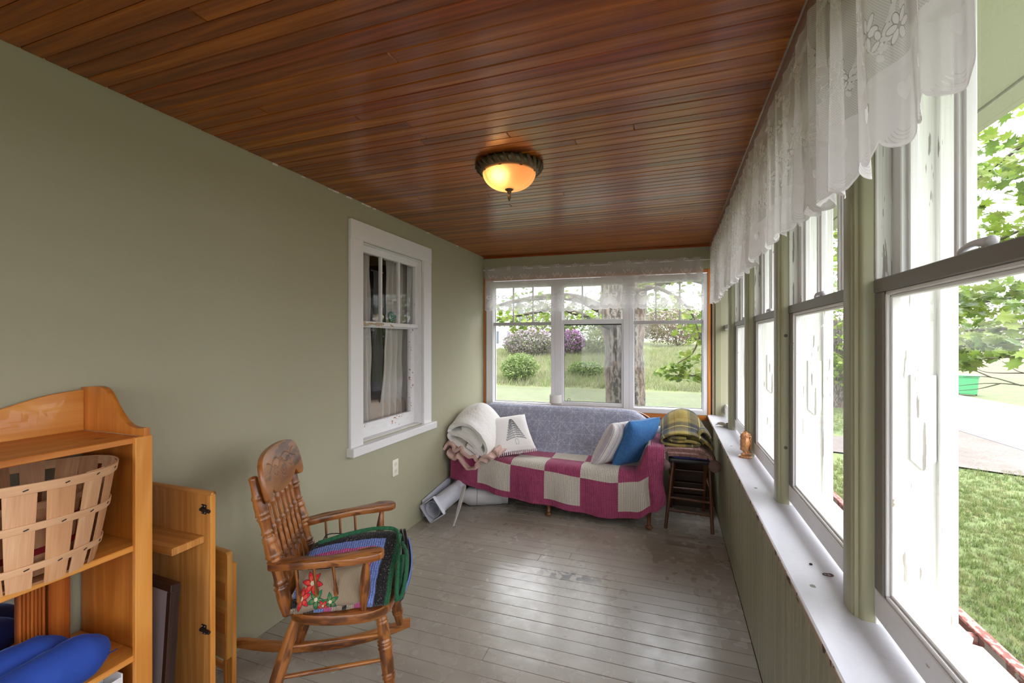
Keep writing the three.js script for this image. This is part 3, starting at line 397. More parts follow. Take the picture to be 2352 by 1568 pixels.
{
  // the big maple beyond the end windows
  const t = thing('maple_tree', 'thick-trunked maple with rough grey bark close outside the end windows', 'tree');
  const tr = sheet(40, 44, (u, v) => { const a = -u * 2 * PI, y = -0.9 + v * 3.6, b = 0.335 + 0.07 * Math.exp(-(y + 0.9) * 2.2) + 0.05 * smooth(y, 1.4, 2.4) + 0.035 * N3(Math.cos(a) * 4 + 9, y * 2.2, 7) + 0.03 * N3(Math.cos(a) * 14, Math.sin(a) * 14 + y * 1.2, 8), q = 0.09 * Math.exp(-((y - 1.9) ** 2) / 0.08) * Math.max(0, -Math.cos(a)); return V(-0.735 + (b + q) * Math.cos(a) - 0.015 * y, y, -8 + b * Math.sin(a)); }, { uv: (u, v) => [v * 3.6, u * 2.2] });
  obj('trunk', tr, bark, t);
  const L = [[[-0.9, 1.9, -8], [-1.6, 2.25, -7.9], [-2.6, 2.2, -7.6], [-3.4, 1.95, -7.4]], [[-0.9, 1.7, -7.8], [-1.7, 2.0, -7.2], [-2.3, 1.9, -6.9], [-2.9, 1.78, -6.8]], [[-0.5, 2.4, -8], [0.3, 2.5, -7.8], [0.9, 2.1, -7.6], [1.2, 1.5, -7.5]], [[-0.6, 2.3, -7.8], [-0.2, 2.3, -7.2], [0.25, 1.95, -7], [0.42, 1.5, -7]], [[1.2, 1.55, -7.5], [0.9, 1.1, -7.4], [0.42, 0.97, -7.3], [-0.05, 0.96, -7.2]], [[0.42, 1.6, -7.0], [0.3, 1.3, -7.1], [0.1, 1.15, -7.1]], [[-0.7, 2.6, -8], [-1.0, 3.6, -7.6], [-1.6, 4.6, -7.2]]];
  L.forEach((p, i) => obj('branch', limb(p, [0.1, 0.06, 0.09, 0.05, 0.02, 0.014, 0.16][i], i === 6 ? 0.08 : 0.008), i === 6 ? bark : twigMat, t));
  const s = []; L.slice(0, 6).forEach((p, i) => s.push(...onPath(p, [150, 170, 110, 110, 170, 50][i], [0.36, 0.32, 0.34, 0.34, 0.2, 0.2][i], 50 + i, 0.1, MG)));
  s.push(...onPath([[-2.9, 1.8, -6.8], [-1.8, 1.75, -6.9], [-1.1, 1.82, -7]], 120, 0.2, 57, 0.095, MG), ...onPath([[0.0, 1.9, -7.2], [0.6, 1.6, -7.1], [0.75, 1.1, -7.1]], 130, 0.3, 58, 0.1, MG), ...onPath([[0.5, 1.25, -7.1], [0.1, 1.1, -7.1], [-0.15, 0.98, -7.1]], 70, 0.12, 66, 0.09, MG), ...blob(700, [-0.6, 4.6, -8], [4, 2, 3.2], 59, 0.13, MG));
  mapleCrown(t, s, 501, 150);
}
{
  // the maple whose boughs hang outside the near right window; its trunk stands out of the picture
  const t = thing('maple_tree', 'maple boughs with broad lime-green leaves hanging outside the nearest right window', 'tree');
  obj('trunk', limb([[5.4, -0.9, -1], [5.35, 1, -1.05], [5.3, 3, -1.2], [5.2, 6, -1.6]], 0.34, 0.2, { rs: 14 }), bark, t);
  const L = [[[5.3, 2.1, -1.2], [3.9, 1.72, -3.6], [3.1, 1.62, -5], [2.8, 1.585, -5.7], [2.75, 1.62, -6.9]], [[5.3, 2.8, -1.2], [4.2, 2.3, -3.4], [3.3, 1.95, -5.3], [3, 1.86, -6.8]], [[5.3, 3.4, -1.4], [4.4, 3.3, -3.4], [3.6, 2.8, -5.2], [3.1, 2.4, -6.8]], [[5.2, 4.2, -1.6], [4.2, 4.1, -3], [3.1, 3.4, -4.6], [2.7, 2.9, -6]],
    [[3.3, 1.66, -4.7], [2.95, 1.5, -5.2], [2.75, 1.42, -5.8], [2.7, 1.38, -6.4]], [[3.2, 1.64, -4.5], [2.8, 1.38, -4.9], [2.7, 1.3, -5.5], [2.66, 1.22, -6.0]]];
  const rad = [0.05, 0.055, 0.06, 0.06, 0.012, 0.01]; L.forEach((p, i) => obj('branch', limb(p, rad[i], 0.006), twigMat, t));
  const bare = [[[3.6, 1.18, -3.7], [2.95, 1.1, -4.7], [2.75, 1.1, -5.25], [2.65, 1.04, -5.6]], [[2.95, 1.1, -4.7], [2.85, 1.2, -4.95], [2.8, 1.22, -5.05], [2.75, 1.3, -5.15]], [[2.82, 1.1, -5.05], [2.75, 1.15, -5.3], [2.7, 1.13, -5.6]], [[2.85, 1.2, -4.95], [2.9, 1.29, -4.9], [2.85, 1.33, -4.8]], [[2.76, 1.1, -5.2], [2.7, 1.03, -5.4], [2.6, 1.0, -5.5]], [[2.84, 1.21, -4.98], [2.7, 1.2, -5.3], [2.66, 1.25, -5.4]], [[2.75, 1.15, -5.3], [2.7, 1.2, -5.45], [2.66, 1.19, -5.55]]];
  bare.forEach((p, i) => obj('bare_twig', limb(p, i ? 0.006 : 0.016, 0.002, { rs: 5 }), twigMat, t));
  const s = []; s.push(...onPath(L[0].slice(1), 260, 0.3, 71, 0.125, MG), ...onPath(L[1].slice(1), 420, 0.36, 72, 0.125, MG), ...onPath(L[2].slice(1), 520, 0.5, 73, 0.125, MG), ...onPath(L[3].slice(1), 520, 0.55, 74, 0.125, MG), ...onPath(L[4].slice(1), 120, 0.12, 75, 0.12, MG), ...onPath(L[5].slice(1), 80, 0.11, 76, 0.12, MG), ...onPath([[2.7, 1.52, -6.1], [2.65, 1.42, -6.4], [2.6, 1.3, -6.6]], 90, 0.14, 77, 0.115, MG), ...blob(1100, [5, 4.6, -4.5], [3.2, 2.6, 4.2], 78, 0.14, MG, 0.2));
  mapleCrown(t, s, 502, 290);
}
{
  const t = thing('maple_tree', 'round-headed maple with a short trunk standing on the lawn near the road', 'tree', [5.5, -0.8, -18.5]);
  obj('trunk', limb([[0, -0.1, 0], [0.03, 0.7, 0], [-0.1, 1.6, 0.05], [0, 3, 0]], 0.27, 0.16, { rs: 12 }), bark, t);
  for (const p of [[[0, 1, 0], [0.8, 1.8, 0.3], [1.8, 2.6, 0.5]], [[-0.05, 1.2, 0], [-0.9, 1.9, 0.3], [-1.9, 2.5, 0.6]], [[0, 1.4, 0], [0.2, 2.8, 0.9], [0.4, 4, 1.4]]]) obj('branch', limb(p, 0.12, 0.03), twigMat, t);
  foliage(t, 'foliage', mapleLeaf, [...blob(4200, [0, 4.2, 0], [3.7, 3.5, 3.7], 81, 0.19, MG, 0.45), ...blob(700, [0.2, 1.5, 1.4], [2.6, 0.75, 1.6], 82, 0.17, MG, 0.2)], { seed: 83 });
}
function bush(name, label, cat, at, rad, n, size, cols, seed, geo = plainLeaf, stems = 6, extra) {
  const t = thing(name, label, cat, [at[0], ground(at[0], at[1]), at[1]]), r = rng(seed), st = [];
  for (let i = 0; i < stems; i++) { const a = r() * 6.3, k = 0.3 + 0.4 * r(); st.push(limb([[0, -0.05, 0], [Math.cos(a) * rad[0] * k * 0.4, rad[1] * 0.7, Math.sin(a) * rad[2] * k * 0.4], [Math.cos(a) * rad[0] * k, rad[1] * 1.4, Math.sin(a) * rad[2] * k]], 0.03, 0.01, { rs: 5 })); }
  obj('stem', st, twigMat, t); foliage(t, 'foliage', geo, blob(n, [0, rad[1] * 1.0, 0], rad, seed + 1, size, cols), { seed: seed + 2, flatness: 0.35 });
  if (extra) foliage(t, 'blossom', geo, blob(extra[0], [0, rad[1] * 1.1, 0], rad.map((q) => q * 1.03), seed + 5, extra[1], extra[2], 0.85), { seed: seed + 6, flatness: 0.2 });
  return t;
}
const GB = [[0.12, 0.175, 0.045], [0.15, 0.21, 0.06], [0.08, 0.125, 0.03], [0.19, 0.235, 0.085]], GG = [[0.12, 0.13, 0.075], [0.15, 0.16, 0.085], [0.1, 0.11, 0.065], [0.175, 0.17, 0.11]], PK = [[0.26, 0.19, 0.235], [0.3, 0.22, 0.27], [0.21, 0.15, 0.19]], RB = [[0.19, 0.14, 0.105], [0.16, 0.13, 0.09], [0.2, 0.16, 0.12], [0.14, 0.135, 0.075]];
bush('green_bush', 'dense rounded green bush on the lawn edge outside the left end window', 'bush', [-7.7, -23], [1.05, 0.78, 0.9], 3600, 0.13, GB, 601);
bush('green_bush', 'low spreading green bush on the bank left of the big maple trunk', 'bush', [-4.5, -25], [1.0, 0.45, 0.8], 2200, 0.12, GB, 611);
bush('lilac_bush', 'wide lilac in faded pink bloom beside the white house', 'bush', [-10.2, -33], [2.2, 1.05, 1.4], 3600, 0.18, GG, 621, plainLeaf, 8, [1500, 0.15, PK]);
bush('lilac_bush', 'rounded lilac with purple bloom seen through the middle end window', 'bush', [-7.3, -34], [1.15, 0.95, 1], 1800, 0.18, GG, 631, plainLeaf, 6, [1500, 0.16, [[0.3, 0.13, 0.3], [0.38, 0.2, 0.38], [0.24, 0.1, 0.2]]]);
bush('pale_shrub', 'pale yellow-green shrub just right of the purple lilac', 'shrub', [-5.3, -34.5], [1.1, 1, 1], 1900, 0.16, [[0.2, 0.225, 0.1], [0.17, 0.2, 0.08]], 641);
bush('brush_thicket', 'reddish bare brush thicket behind the grass right of the maple trunk', 'bush', [0.6, -41], [3.6, 1.7, 1.6], 4200, 0.2, RB, 651, plainLeaf, 14);
bush('brush_thicket', 'grey-green brush thicket between the lilac and the maple trunk', 'bush', [-4.2, -43], [3.4, 1.7, 1.6], 4200, 0.2, GG, 661, plainLeaf, 14);
const far = [[-16, -60, 4.5, 0], [-8, -64, 5, 1], [-1, -66, 4.6, 1], [5, -62, 4, 2], [10, -78, 5, 0], [18, -88, 6, 1], [26, -96, 7, 0], [34, -92, 6, 1], [42, -84, 7, 0], [50, -74, 6.5, 2], [56, -62, 7, 1], [60, -48, 7, 0], [62, -34, 7, 2], [62, -18, 7, 1]];
const nth = ['first', 'second', 'third', 'fourth', 'fifth', 'sixth', 'seventh', 'eighth', 'ninth', 'tenth', 'eleventh', 'twelfth', 'thirteenth', 'fourteenth'];
far.forEach(([x, z, r, k], i) => { const t = bush('distant_tree', ['grey-green', 'fresh green', 'russet-budded'][k] + ' distant tree, ' + nth[i] + ' from the left along the skyline', 'tree', [x, z], [r * 1.05, r * 0.62, r * 0.8], 1500, 0.5, [GG, GB, RB][k], 700 + i * 9, plainLeaf, 3); t.userData.group = 'trees along the skyline'; });
{
  // tufts: clipped lawn near the windows, rough grass on the bank
  const blade = (n, h, w, s) => { const r = rng(s), pos = []; for (let i = 0; i < n; i++) { const a = r() * 6.3, x = (r() - 0.5) * h, z = (r() - 0.5) * h, l = h * (0.5 + 0.6 * r()), dx = Math.cos(a) * w, dz = Math.sin(a) * w, bx = (r() - 0.5) * l, bz = (r() - 0.5) * l; pos.push(x - dx, 0, z - dz, x + dx, 0, z + dz, x + bx, l, z + bz); } const g = new THREE.BufferGeometry(); g.setAttribute('position', new THREE.Float32BufferAttribute(pos, 3)); g.computeVertexNormals(); return g; };
  const field = (name, label, geo, n, place, cols, seed) => { const r = rng(seed), im = new THREE.InstancedMesh(geo, leafMat, n), m = new THREE.Matrix4(), q = new THREE.Quaternion(); for (let i = 0; i < n; i++) { const [x, z] = place(r); q.setFromAxisAngle(V(0, 1, 0), r() * 6.3); const s = 0.6 + 0.8 * r(); m.compose(V(x, ground(x, z), z), q, V(s, s, s)); im.setMatrixAt(i, m); const c = cols[Math.floor(r() * cols.length)], k = 0.8 + 0.4 * r(); im.setColorAt(i, new THREE.Color().setRGB(c[0] * k, c[1] * k, c[2] * k)); } im.name = name; stuff(im); tag(im, label, 'grass'); scene.add(im); };
  field('lawn_grass', 'short green lawn grass outside the right windows', blade(7, 0.055, 0.0035, 1), 42000, (r) => { let x, z; do { x = 1.15 + 5.6 * r(); z = -1 - 20 * r() * r(); } while (z < -10.2 && z > -13 - Math.max(0, x - 4) * 2); return [x, z]; }, [[0.11, 0.155, 0.035], [0.15, 0.185, 0.05], [0.18, 0.18, 0.08], [0.08, 0.125, 0.025]], 91);
  field('rough_grass', 'tall pale rough grass on the bank behind the mown lawn', blade(9, 0.42, 0.014, 2), 9000, (r) => [-17 + 23 * r(), -21.8 - 16 * r()], [[0.15, 0.18, 0.065], [0.2, 0.2, 0.1], [0.12, 0.165, 0.05], [0.22, 0.21, 0.13]], 92);
}
{
  // white house with a grey roof, far beyond the lilac
  const h = thing('white_house', 'white clapboard house with a pale grey roof beyond the lilac', 'house', [-16.6, 0, -38]);
  const w = std(0xf2f2f0, 0.7); obj('wall', wuv(span(-6, 2.3, -0.2, 3.2, -5, 0), 'x'), w, h);
  obj('roof', crease(wuv(extrude([[-2.95, 3.1], [0, 6], [2.95, 3.1], [2.7, 3.1], [0, 5.7], [-2.7, 3.1]], 9.2).rotateY(-PI / 2).translate(3, 0, -2.5), 'x'), 0.3), std(0xa3a9b2, 0.8), h); obj('gable', extrude([[-2.5, 3.15], [0, 5.6], [2.5, 3.15]], 0.1).rotateY(-PI / 2).translate(2.32, 0, -2.5), w, h);
  for (const z of [-1.4, -3.4]) { const f = obj('window', span(2.28, 2.34, 1.2, 2.5, z - 0.45, z + 0.45), std(0xdfe2e4, 0.5), h); obj('window_pane', span(2.33, 2.35, 1.28, 2.42, z - 0.38, z + 0.38), std(0x4c555c, 0.2), f); }
  const f = obj('window', span(1.3, 2.0, 1.2, 2.5, -0.05, 0.04), std(0xdfe2e4, 0.5), h); obj('window_pane', span(1.37, 1.93, 1.28, 2.42, 0.03, 0.05), std(0x4c555c, 0.2), f);
  // green bin across the road, with two pale lumps beside it
  const b = thing('wheeled_bin', 'green wheeled bin standing on the verge across the road', 'bin', [11.85, -0.8, -24.3], -0.4), gm = std(0x3f8a5a, 0.45);
  const taper = (g) => { const p = g.attributes.position; for (let i = 0; i < p.count; i++) { const k = 0.84 + 0.16 * (p.getY(i) + 0.38) / 0.76; p.setX(i, p.getX(i) * k); p.setZ(i, p.getZ(i) * k); } return g; };
  obj('body', [taper(cbox(0.64, 0.74, 0.6, 0.02)).translate(0, 0.43, 0), B(0.68, 0.05, 0.64, 0, 0.8, 0)], gm, b); obj('lid', [B(0.72, 0.045, 0.68, 0, 0.85, 0, { c: 0.015 }), B(0.3, 0.03, 0.2, 0, 0.88, 0, { c: 0.01 })], std(0x7fb894, 0.4), b);
  for (const s of [-1, 1]) obj('wheel', new THREE.CylinderGeometry(0.11, 0.11, 0.05, 14).rotateZ(PI / 2).translate(0.27 * s, 0.11, -0.24), M.black, b);
  const rock = (at, s, label) => { const g = new THREE.IcosahedronGeometry(1, 3), p = g.attributes.position; for (let i = 0; i < p.count; i++) { const k = 1 + 0.35 * N3(p.getX(i) * 2 + 5, p.getZ(i) * 2 + p.getY(i) * 3, 6); p.setXYZ(i, p.getX(i) * k * s[0], p.getY(i) * k * s[1], p.getZ(i) * k * s[2]); } g.computeVertexNormals(); const o = obj('boulder', g, std(0xd9d7d4, 0.8), null); o.position.set(...at); tag(o, label, 'boulder', 'pale boulders by the bin'); };
  rock([11.75, -0.72, -26.9], [0.5, 0.2, 0.35], 'flat pale boulder left of the green bin'); rock([11.7, -0.66, -25.1], [0.28, 0.3, 0.28], 'small blocky pale boulder touching the green bin');
}
// ================= FURNITURE =================
const pineTex = woodTex(0xb0601a, 0xdb8f3e, 601, { rings: 4, fine: 0.22, knots: 2 });
const pine = phys(0xffffff, 0.42, { map: pineTex, clearcoat: 0.25, clearcoatRoughness: 0.3 }), pineLight = phys(0xffffff, 0.45, { map: woodTex(0xcc7f30, 0xe6a552, 611, { rings: 3, fine: 0.2 }), clearcoat: 0.2 });
const oakTex = woodTex(0xa4672c, 0xd1944c, 621, { rings: 7, fine: 0.5 }), oak = phys(0xffffff, 0.45, { map: oakTex, clearcoat: 0.2 });
const rockTex = tex(512, 512, (u, v) => { const f = vn(u * 9, v * 120, 9, 120, 632), w = fbm(u, v, 3, 7, 633, 4), d = smooth(fbm(u, v, 7, 14, 634, 4), 0.56, 0.72); return mixc(mixc(hex(0x7a4218), hex(0xb9783a), clamp(0.35 * f + 1.3 * (w - 0.3), 0, 1)), hex(0x4a2711), d * 0.75); }, { rep: [1.4, 2.6] });
const rockWood = phys(0xffffff, 0.36, { map: rockTex, clearcoat: 0.35, clearcoatRoughness: 0.25 });
// ---- bookcase by the left wall ----
{
  const t = thing('bookcase', 'honey-coloured pine bookcase with a scrolled top against the green wall', 'bookcase', [0, 0, 0]);
  const x0 = -1.93, x1 = -1.612, zf = -0.99, zn = -0.06, zc = (zf + zn) / 2;
  for (const [z, s] of [[zf, 1], [zn, -1]]) {
    obj('side_panel', span(x0, x1, 0, 1.15, z, z + 0.02 * s, { off: [s, 0.3] }), pine, t);
    obj('stile', span(x1 - 0.005, -1.6, 0.0, 1.17, z - 0.004 * s, z + 0.046 * s, { off: [2 + s, 0.1] }), pineLight, t);
    const w = extrude([...new THREE.SplineCurve([[0.03, 0.15], [0.1, 0.152], [0.14, 0.135], [0.19, 0.075], [0.24, 0.035], [0.29, 0.024], [0.325, 0.026]].map((p) => new THREE.Vector2(...p))).getPoints(20).map((p) => [p.x, p.y]), [0.325, 0], [0, 0], [0, 0.148]], 0.02, { bevel: 0.002 }).translate(x0 + 0.0, 1.169, z - (s < 0 ? 0.02 : 0));
    obj('scroll_side', wuv(crease(w, 0.5), 'y'), pine, t);
  }
  const h = (zn - zf) / 2, pr = [[0, 0.065], [0.12, 0.07], [0.24, 0.1], [0.34, 0.128], [0.42, 0.138], [h - 0.02, 0.14]].map(([a, b]) => new THREE.Vector2(a, b)), cu = new THREE.SplineCurve(pr).getPoints(24), pts = [...cu.slice().reverse().map((p) => [-p.x, p.y]), ...cu.slice(1).map((p) => [p.x, p.y]), [h - 0.02, 0], [-h + 0.02, 0]];
  obj('back_board', wuv(crease(extrude(pts, 0.016, { bevel: 0.002 }).rotateY(PI / 2).translate(x0 + 0.001, 1.169, zc), 0.5), 'z', [0.3, 0.9]), pineLight, t);
  for (const y of [1.169, 0.826, 0.475]) obj('shelf', span(x0, x1 + 0.001, y - 0.019, y, zf + 0.021, zn - 0.021, { axis: 'z', off: [y * 3, y] }), y > 1 ? pine : pineLight, t);
  obj('plinth', span(x1 - 0.03, x1 - 0.01, 0, 0.09, zf + 0.02, zn - 0.02, { axis: 'z' }), pine, t);
}
// ---- bushel baskets ----
const veneer = [[0xb67e54, 0xd6a478], [0xbe8a62, 0xdcb088], [0xa9744c, 0xcd9870]].map(([a, b], i) => std(0xffffff, 0.75, { map: woodTex(a, b, 640 + i * 5, { rings: 2, lu: 0.7, lv: 0.2, size: [256, 256] }), side: THREE.DoubleSide }));
function basket(name, label, at, R0, R1, h, n, hoops, tilt, red) {
  const t = thing(name, label, 'basket', at); t.rotation.z = tilt; const r = rng(n * 7), Rr = (y) => lerp(R0, R1, Math.pow(y / h, 0.85));
  obj('base', new THREE.CylinderGeometry(R0 * 0.98, R0 * 0.94, 0.008, 28).translate(0, 0.006, 0), veneer[2], t);
  for (let i = 0; i < n; i++) { const a0 = i / n * 2 * PI + (r() - 0.5) * 0.05, hw = PI / n * (0.74 + 0.1 * r()), lean = (r() - 0.5) * 0.12; obj('stave', wuv(sheet(4, 8, (u, v) => { const y = v * h, a = a0 + (u - 0.5) * 2 * hw + lean * (v - 0.5), R = Rr(y) - 0.0015 * Math.sin(i * 2.4); return V(R * Math.cos(a), y, -R * Math.sin(a)); }, { th: 0.0018 }), 'y', [i * 0.31, i * 0.17]), veneer[i % 3], t); }
  const redM = std(0xffffff, 0.6, { map: woodTex(0x8a1420, 0xb0222e, 660, { rings: 2, lu: 0.7, lv: 0.2, size: [128, 128] }) });
  hoops.forEach(([y, w, th], k) => { const pr = []; for (const [dr, dy] of [[0.001, 0], [0.001 + th, 0.001], [0.001 + th, w - 0.001], [0.001, w], [-0.0005, w * 0.5], [0.001, 0]]) pr.push(new THREE.Vector2(Rr(Math.min(y + dy, h)) + dr + 0.001, y + dy)); const g = flat(new THREE.LatheGeometry(pr, 48)), p = g.attributes.position; for (let i = 0; i < p.count; i++) p.setY(i, p.getY(i) + 0.003 * Math.sin(3 * Math.atan2(p.getZ(i), p.getX(i)) + k)); const uv = g.attributes.uv; for (let i = 0; i < uv.count; i++) uv.setXY(i, uv.getX(i) * 1.2, uv.getY(i) * 0.03); obj('hoop', crease(g, 0.5), red && k ? redM : veneer[1], t); if (!red) { const st = []; for (let i = 0; i < n; i++) { const a = i / n * 2 * PI + 0.04; st.push(B(0.002, 0.003, 0.011, 0, 0, 0).rotateX(0.3).translate(Rr(y + w / 2) + th + 0.0035, y + w / 2, 0).rotateY(a)); } obj('staple', st, M.black, t); } });
  return t;
}
basket('bushel_basket', 'big slatted wooden bushel basket filling the upper shelf of the bookcase', [-1.705, 0.83, -0.72], 0.152, 0.208, 0.275, 17, [[0.25, 0.026, 0.004], [0.15, 0.021, 0.003], [0.045, 0.02, 0.003]], 0.05, false);
basket('small_basket', 'smaller basket with red bands nested inside the big bushel basket', [-1.71, 0.846, -0.71], 0.115, 0.148, 0.2, 12, [[0.178, 0.02, 0.003], [0.125, 0.02, 0.003], [0.055, 0.018, 0.003]], 0.04, true);
// ---- U-shaped travel pillow ----
{
  const t = thing('neck_pillow', 'royal blue velvet U-shaped neck pillow on the lower bookcase shelf', 'pillow', [0, 0.475, 0]);
  const c = new THREE.CatmullRomCurve3([[-1.775, 0.05, -0.86], [-1.765, 0.058, -0.8], [-1.765, 0.062, -0.7], [-1.76, 0.06, -0.6], [-1.7, 0.058, -0.545], [-1.635, 0.06, -0.6], [-1.64, 0.062, -0.7], [-1.655, 0.058, -0.82], [-1.67, 0.05, -0.905]].map((p) => V(...p)));
  const R = (q) => { const e = Math.min(1, Math.sin(PI * clamp(q, 0.0, 1)) * 3.2 + 0.001); return 0.062 * Math.pow(e, 0.42) + 0.004 * Math.sin(q * 9); };
  const g = tube(null, R, { seg: 60, rs: 24, curve: c }), p = g.attributes.position; for (let i = 0; i < p.count; i++) p.setXYZ(i, p.getX(i) + 0.006 * N3(p.getX(i) * 40, p.getZ(i) * 40, 3), Math.max(0.001, p.getY(i) + 0.004 * N3(p.getX(i) * 60, p.getZ(i) * 60, 4)), p.getZ(i)); g.computeVertexNormals();
  M.velvet = phys(0x2146a2, 0.8, { sheen: 1, sheenColor: new THREE.Color(0x5f86d8), sheenRoughness: 0.4, bumpMap: speck, bumpScale: 0.001 }); obj('cover', crease(g, 1.6), M.velvet, t);
  obj('seam', tube(null, 0.0022, { seg: 60, rs: 5, curve: new THREE.CatmullRomCurve3(c.points.map((q, i) => V(q.x + (i < 4 ? -0.05 : i > 4 ? 0.05 : 0), q.y - 0.004, q.z + (i === 4 ? 0.05 : 0)))) }), std(0x16306d, 0.8), t);
}
// ---- things behind and below ----
{
  const t = thing('mirror', 'mirror in a fluted orange wood frame standing behind the blue neck pillow', 'mirror', [-1.9, 0.48, 0]), om = phys(0xffffff, 0.4, { map: woodTex(0x9a4a16, 0xc9742e, 671), clearcoat: 0.3 });
  for (const [z, n] of [[-0.856, 0], [-0.3, 1]]) { const fl = []; for (let k = 0; k < 7; k++) fl.push(tube([V(0.012, 0.002, z + 0.004 + k * 0.0092), V(0.012, 0.3, z + 0.004 + k * 0.0092)], 0.0042, { seg: 2, rs: 8 })); fl.push(span(-0.006, 0.011, 0, 0.302, z - 0.002, z + 0.062)); obj('frame_stile', fl.map((g) => wuv(g, 'y')), om, t); }
  obj('frame_rail', span(-0.006, 0.014, 0.285, 0.325, -0.858, -0.238), om, t); obj('mirror_glass', span(-0.004, 0.002, 0, 0.29, -0.794, -0.3, { c: 0.001 }), std(0xd5dcdf, 0.03, { metalness: 1 }), t);
  const b = thing('loose_board', 'plain reddish pine board standing on end behind the bookcase shelf', 'board', [-1.905, 0.477, -0.896]); obj('board', [span(-0.008, 0.01, 0, 0.33, -0.028, 0.028)], om, b); obj('end_cap', [span(-0.009, 0.011, 0.33, 0.333, -0.028, 0.028)], pineLight, b);
  const m = thing('magazine_box', 'white and black printed box of papers under the lowest bookcase shelf', 'box', [-1.72, 0.19, -0.85]);
  obj('box', [span(-0.1, 0.085, 0.0, 0.235, -0.08, -0.075), span(-0.1, -0.095, 0, 0.235, -0.075, 0.2), span(0.08, 0.085, 0, 0.225, -0.075, 0.2), span(-0.1, 0.085, 0, 0.005, -0.075, 0.2)], std(0xe8e6ea, 0.4), m); obj('band', [span(0.0852, 0.0862, 0.02, 0.17, -0.075, 0.2)], std(0x23212a, 0.4), m); obj('label', span(0.0, 0.06, 0.2352, 0.2362, -0.0799, -0.0752), std(0xc22745, 0.4), m);
  const ps = []; for (let k = 0; k < 6; k++) ps.push(span(-0.09 + k * 0.026, -0.075 + k * 0.026, 0.006, 0.2 - 0.01 * (k % 3), -0.072, 0.19)); obj('papers', ps, std(0xcfd0cc, 0.6), m); obj('support', span(-0.1, 0.08, -0.19, 0, -0.07, 0.2), pine, m);
}
// ---- second oak unit, seen end on ----
{
  const t = thing('oak_cabinet_panel', 'oak cabinet end panel with a short shelf and two dark iron hinges beside the bookcase', 'cabinet');
  const z = -1.19; obj('panel', wuv(crease(extrude([[-1.93, 0], [-1.602, 0], [-1.602, 0.905], [-1.606, 0.91], [-1.93, 0.91]], 0.02, { bevel: 0.002 }).translate(0, 0, z - 0.02), 0.4), 'y'), oak, t);
  obj('edge_strip', span(-1.604, -1.598, 0, 0.908, z - 0.019, z + 0.001), pineLight, t); obj('top_edge', wuv(along(turned([[0.0001, 0], [0.011, 0], [0.011, 0.33], [0.0001, 0.33]], 12), V(-1.93, 0.909, z - 0.01), V(-1.6, 0.909, z - 0.01)), 'x'), oak, t);
  obj('shelf', B(0.3, 0.026, 0.115, -1.78, 0.742, z + 0.058, { axis: 'x' }), oak, t);
  for (const y of [0.853, 0.408]) { const h = obj('hinge', [B(0.026, 0.036, 0.003, -1.632, y, z + 0.002, { r: [0, 0, -0.06] }), tube([V(-1.644, y, z + 0.006), V(-1.612, y - 0.002, z + 0.006), V(-1.598, y - 0.004, z + 0.007)], 0.0062, { seg: 8, rs: 8 })], std(0x3b2f2b, 0.5, { metalness: 0.6 }), t); const sc = []; for (const [a, b] of [[-0.007, 0.012], [0.007, 0.012], [-0.007, -0.012], [0.007, -0.012]]) sc.push(new THREE.SphereGeometry(0.0024, 8, 6).translate(-1.632 + a, y + b, z + 0.004)); obj('screw', sc, std(0xa9a5a2, 0.35, { metalness: 0.8 }), h); }
}
{
  const t = thing('picture_frame', 'black wooden picture frame with a pale mat leaning between bookcase and oak panel', 'picture frame', [-1.598, 0.648, -1.05], -0.17); t.rotation.z = 0.075; t.rotation.x = -0.1;
  const wd = 0.3, ht = 0.64, b = 0.026, dk = phys(0xffffff, 0.35, { map: woodTex(0x1c0f0b, 0x4a281c, 681, { size: [256, 256] }), clearcoat: 0.3 });
  obj('frame_rail', span(-wd, 0, -b, 0, -0.03, 0), dk, t); obj('frame_rail', span(-wd, 0, -ht, -ht + b, -0.03, 0), dk, t); obj('frame_stile', span(-b, 0, -ht + b, -b, -0.03, 0), dk, t); obj('frame_stile', span(-wd, -wd + b, -ht + b, -b, -0.03, 0), dk, t);
  obj('mat', span(-wd + b, -b, -ht + b, -b, -0.016, -0.01), std(0xbdb6bb, 0.7), t); obj('print', span(-wd + 0.07, -0.16, -ht + 0.09, -0.12, -0.0105, -0.0095), std(0x4b3f3a, 0.6), t);
}
{
  const t = thing('folding_table', 'small folded wooden tray table with pale butcher-block top against the wall', 'table', [-1.86, 0, -1.372], -0.12), tb = phys(0xffffff, 0.4, { map: woodTex(0xb97a30, 0xdca456, 691, { rings: 3 }), clearcoat: 0.25 }), t2 = phys(0xffffff, 0.4, { map: woodTex(0xa9641f, 0xcb8a3e, 695, { rings: 3 }), clearcoat: 0.25 });
  const g = crease(extrude(rounded(0.24, 0.44, 0.02), 0.026, { bevel: 0.006 }), 0.7); obj('table_top', wuv(g.translate(0.055, 0.4, 0), 'x'), tb, t);
  for (const [y, h, m] of [[0.33, 0.085, t2], [0.46, 0.07, t2]]) obj('top_stave', B(0.221, h, 0.002, 0.055, y, 0.0265, { axis: 'x', c: 0.0005 }), m, t);
  for (const [a, b] of [[0.1, 0.118], [0.13, 0.162]]) obj('leg', span(a, b, 0, 0.56, -0.022, -0.003), b > 0.15 ? pineLight : t2, t); obj('stretcher', span(-0.04, 0.1, 0.1, 0.125, -0.02, -0.006), pineLight, t); obj('leg', span(-0.06, -0.04, 0, 0.56, -0.022, -0.003), pineLight, t);
}
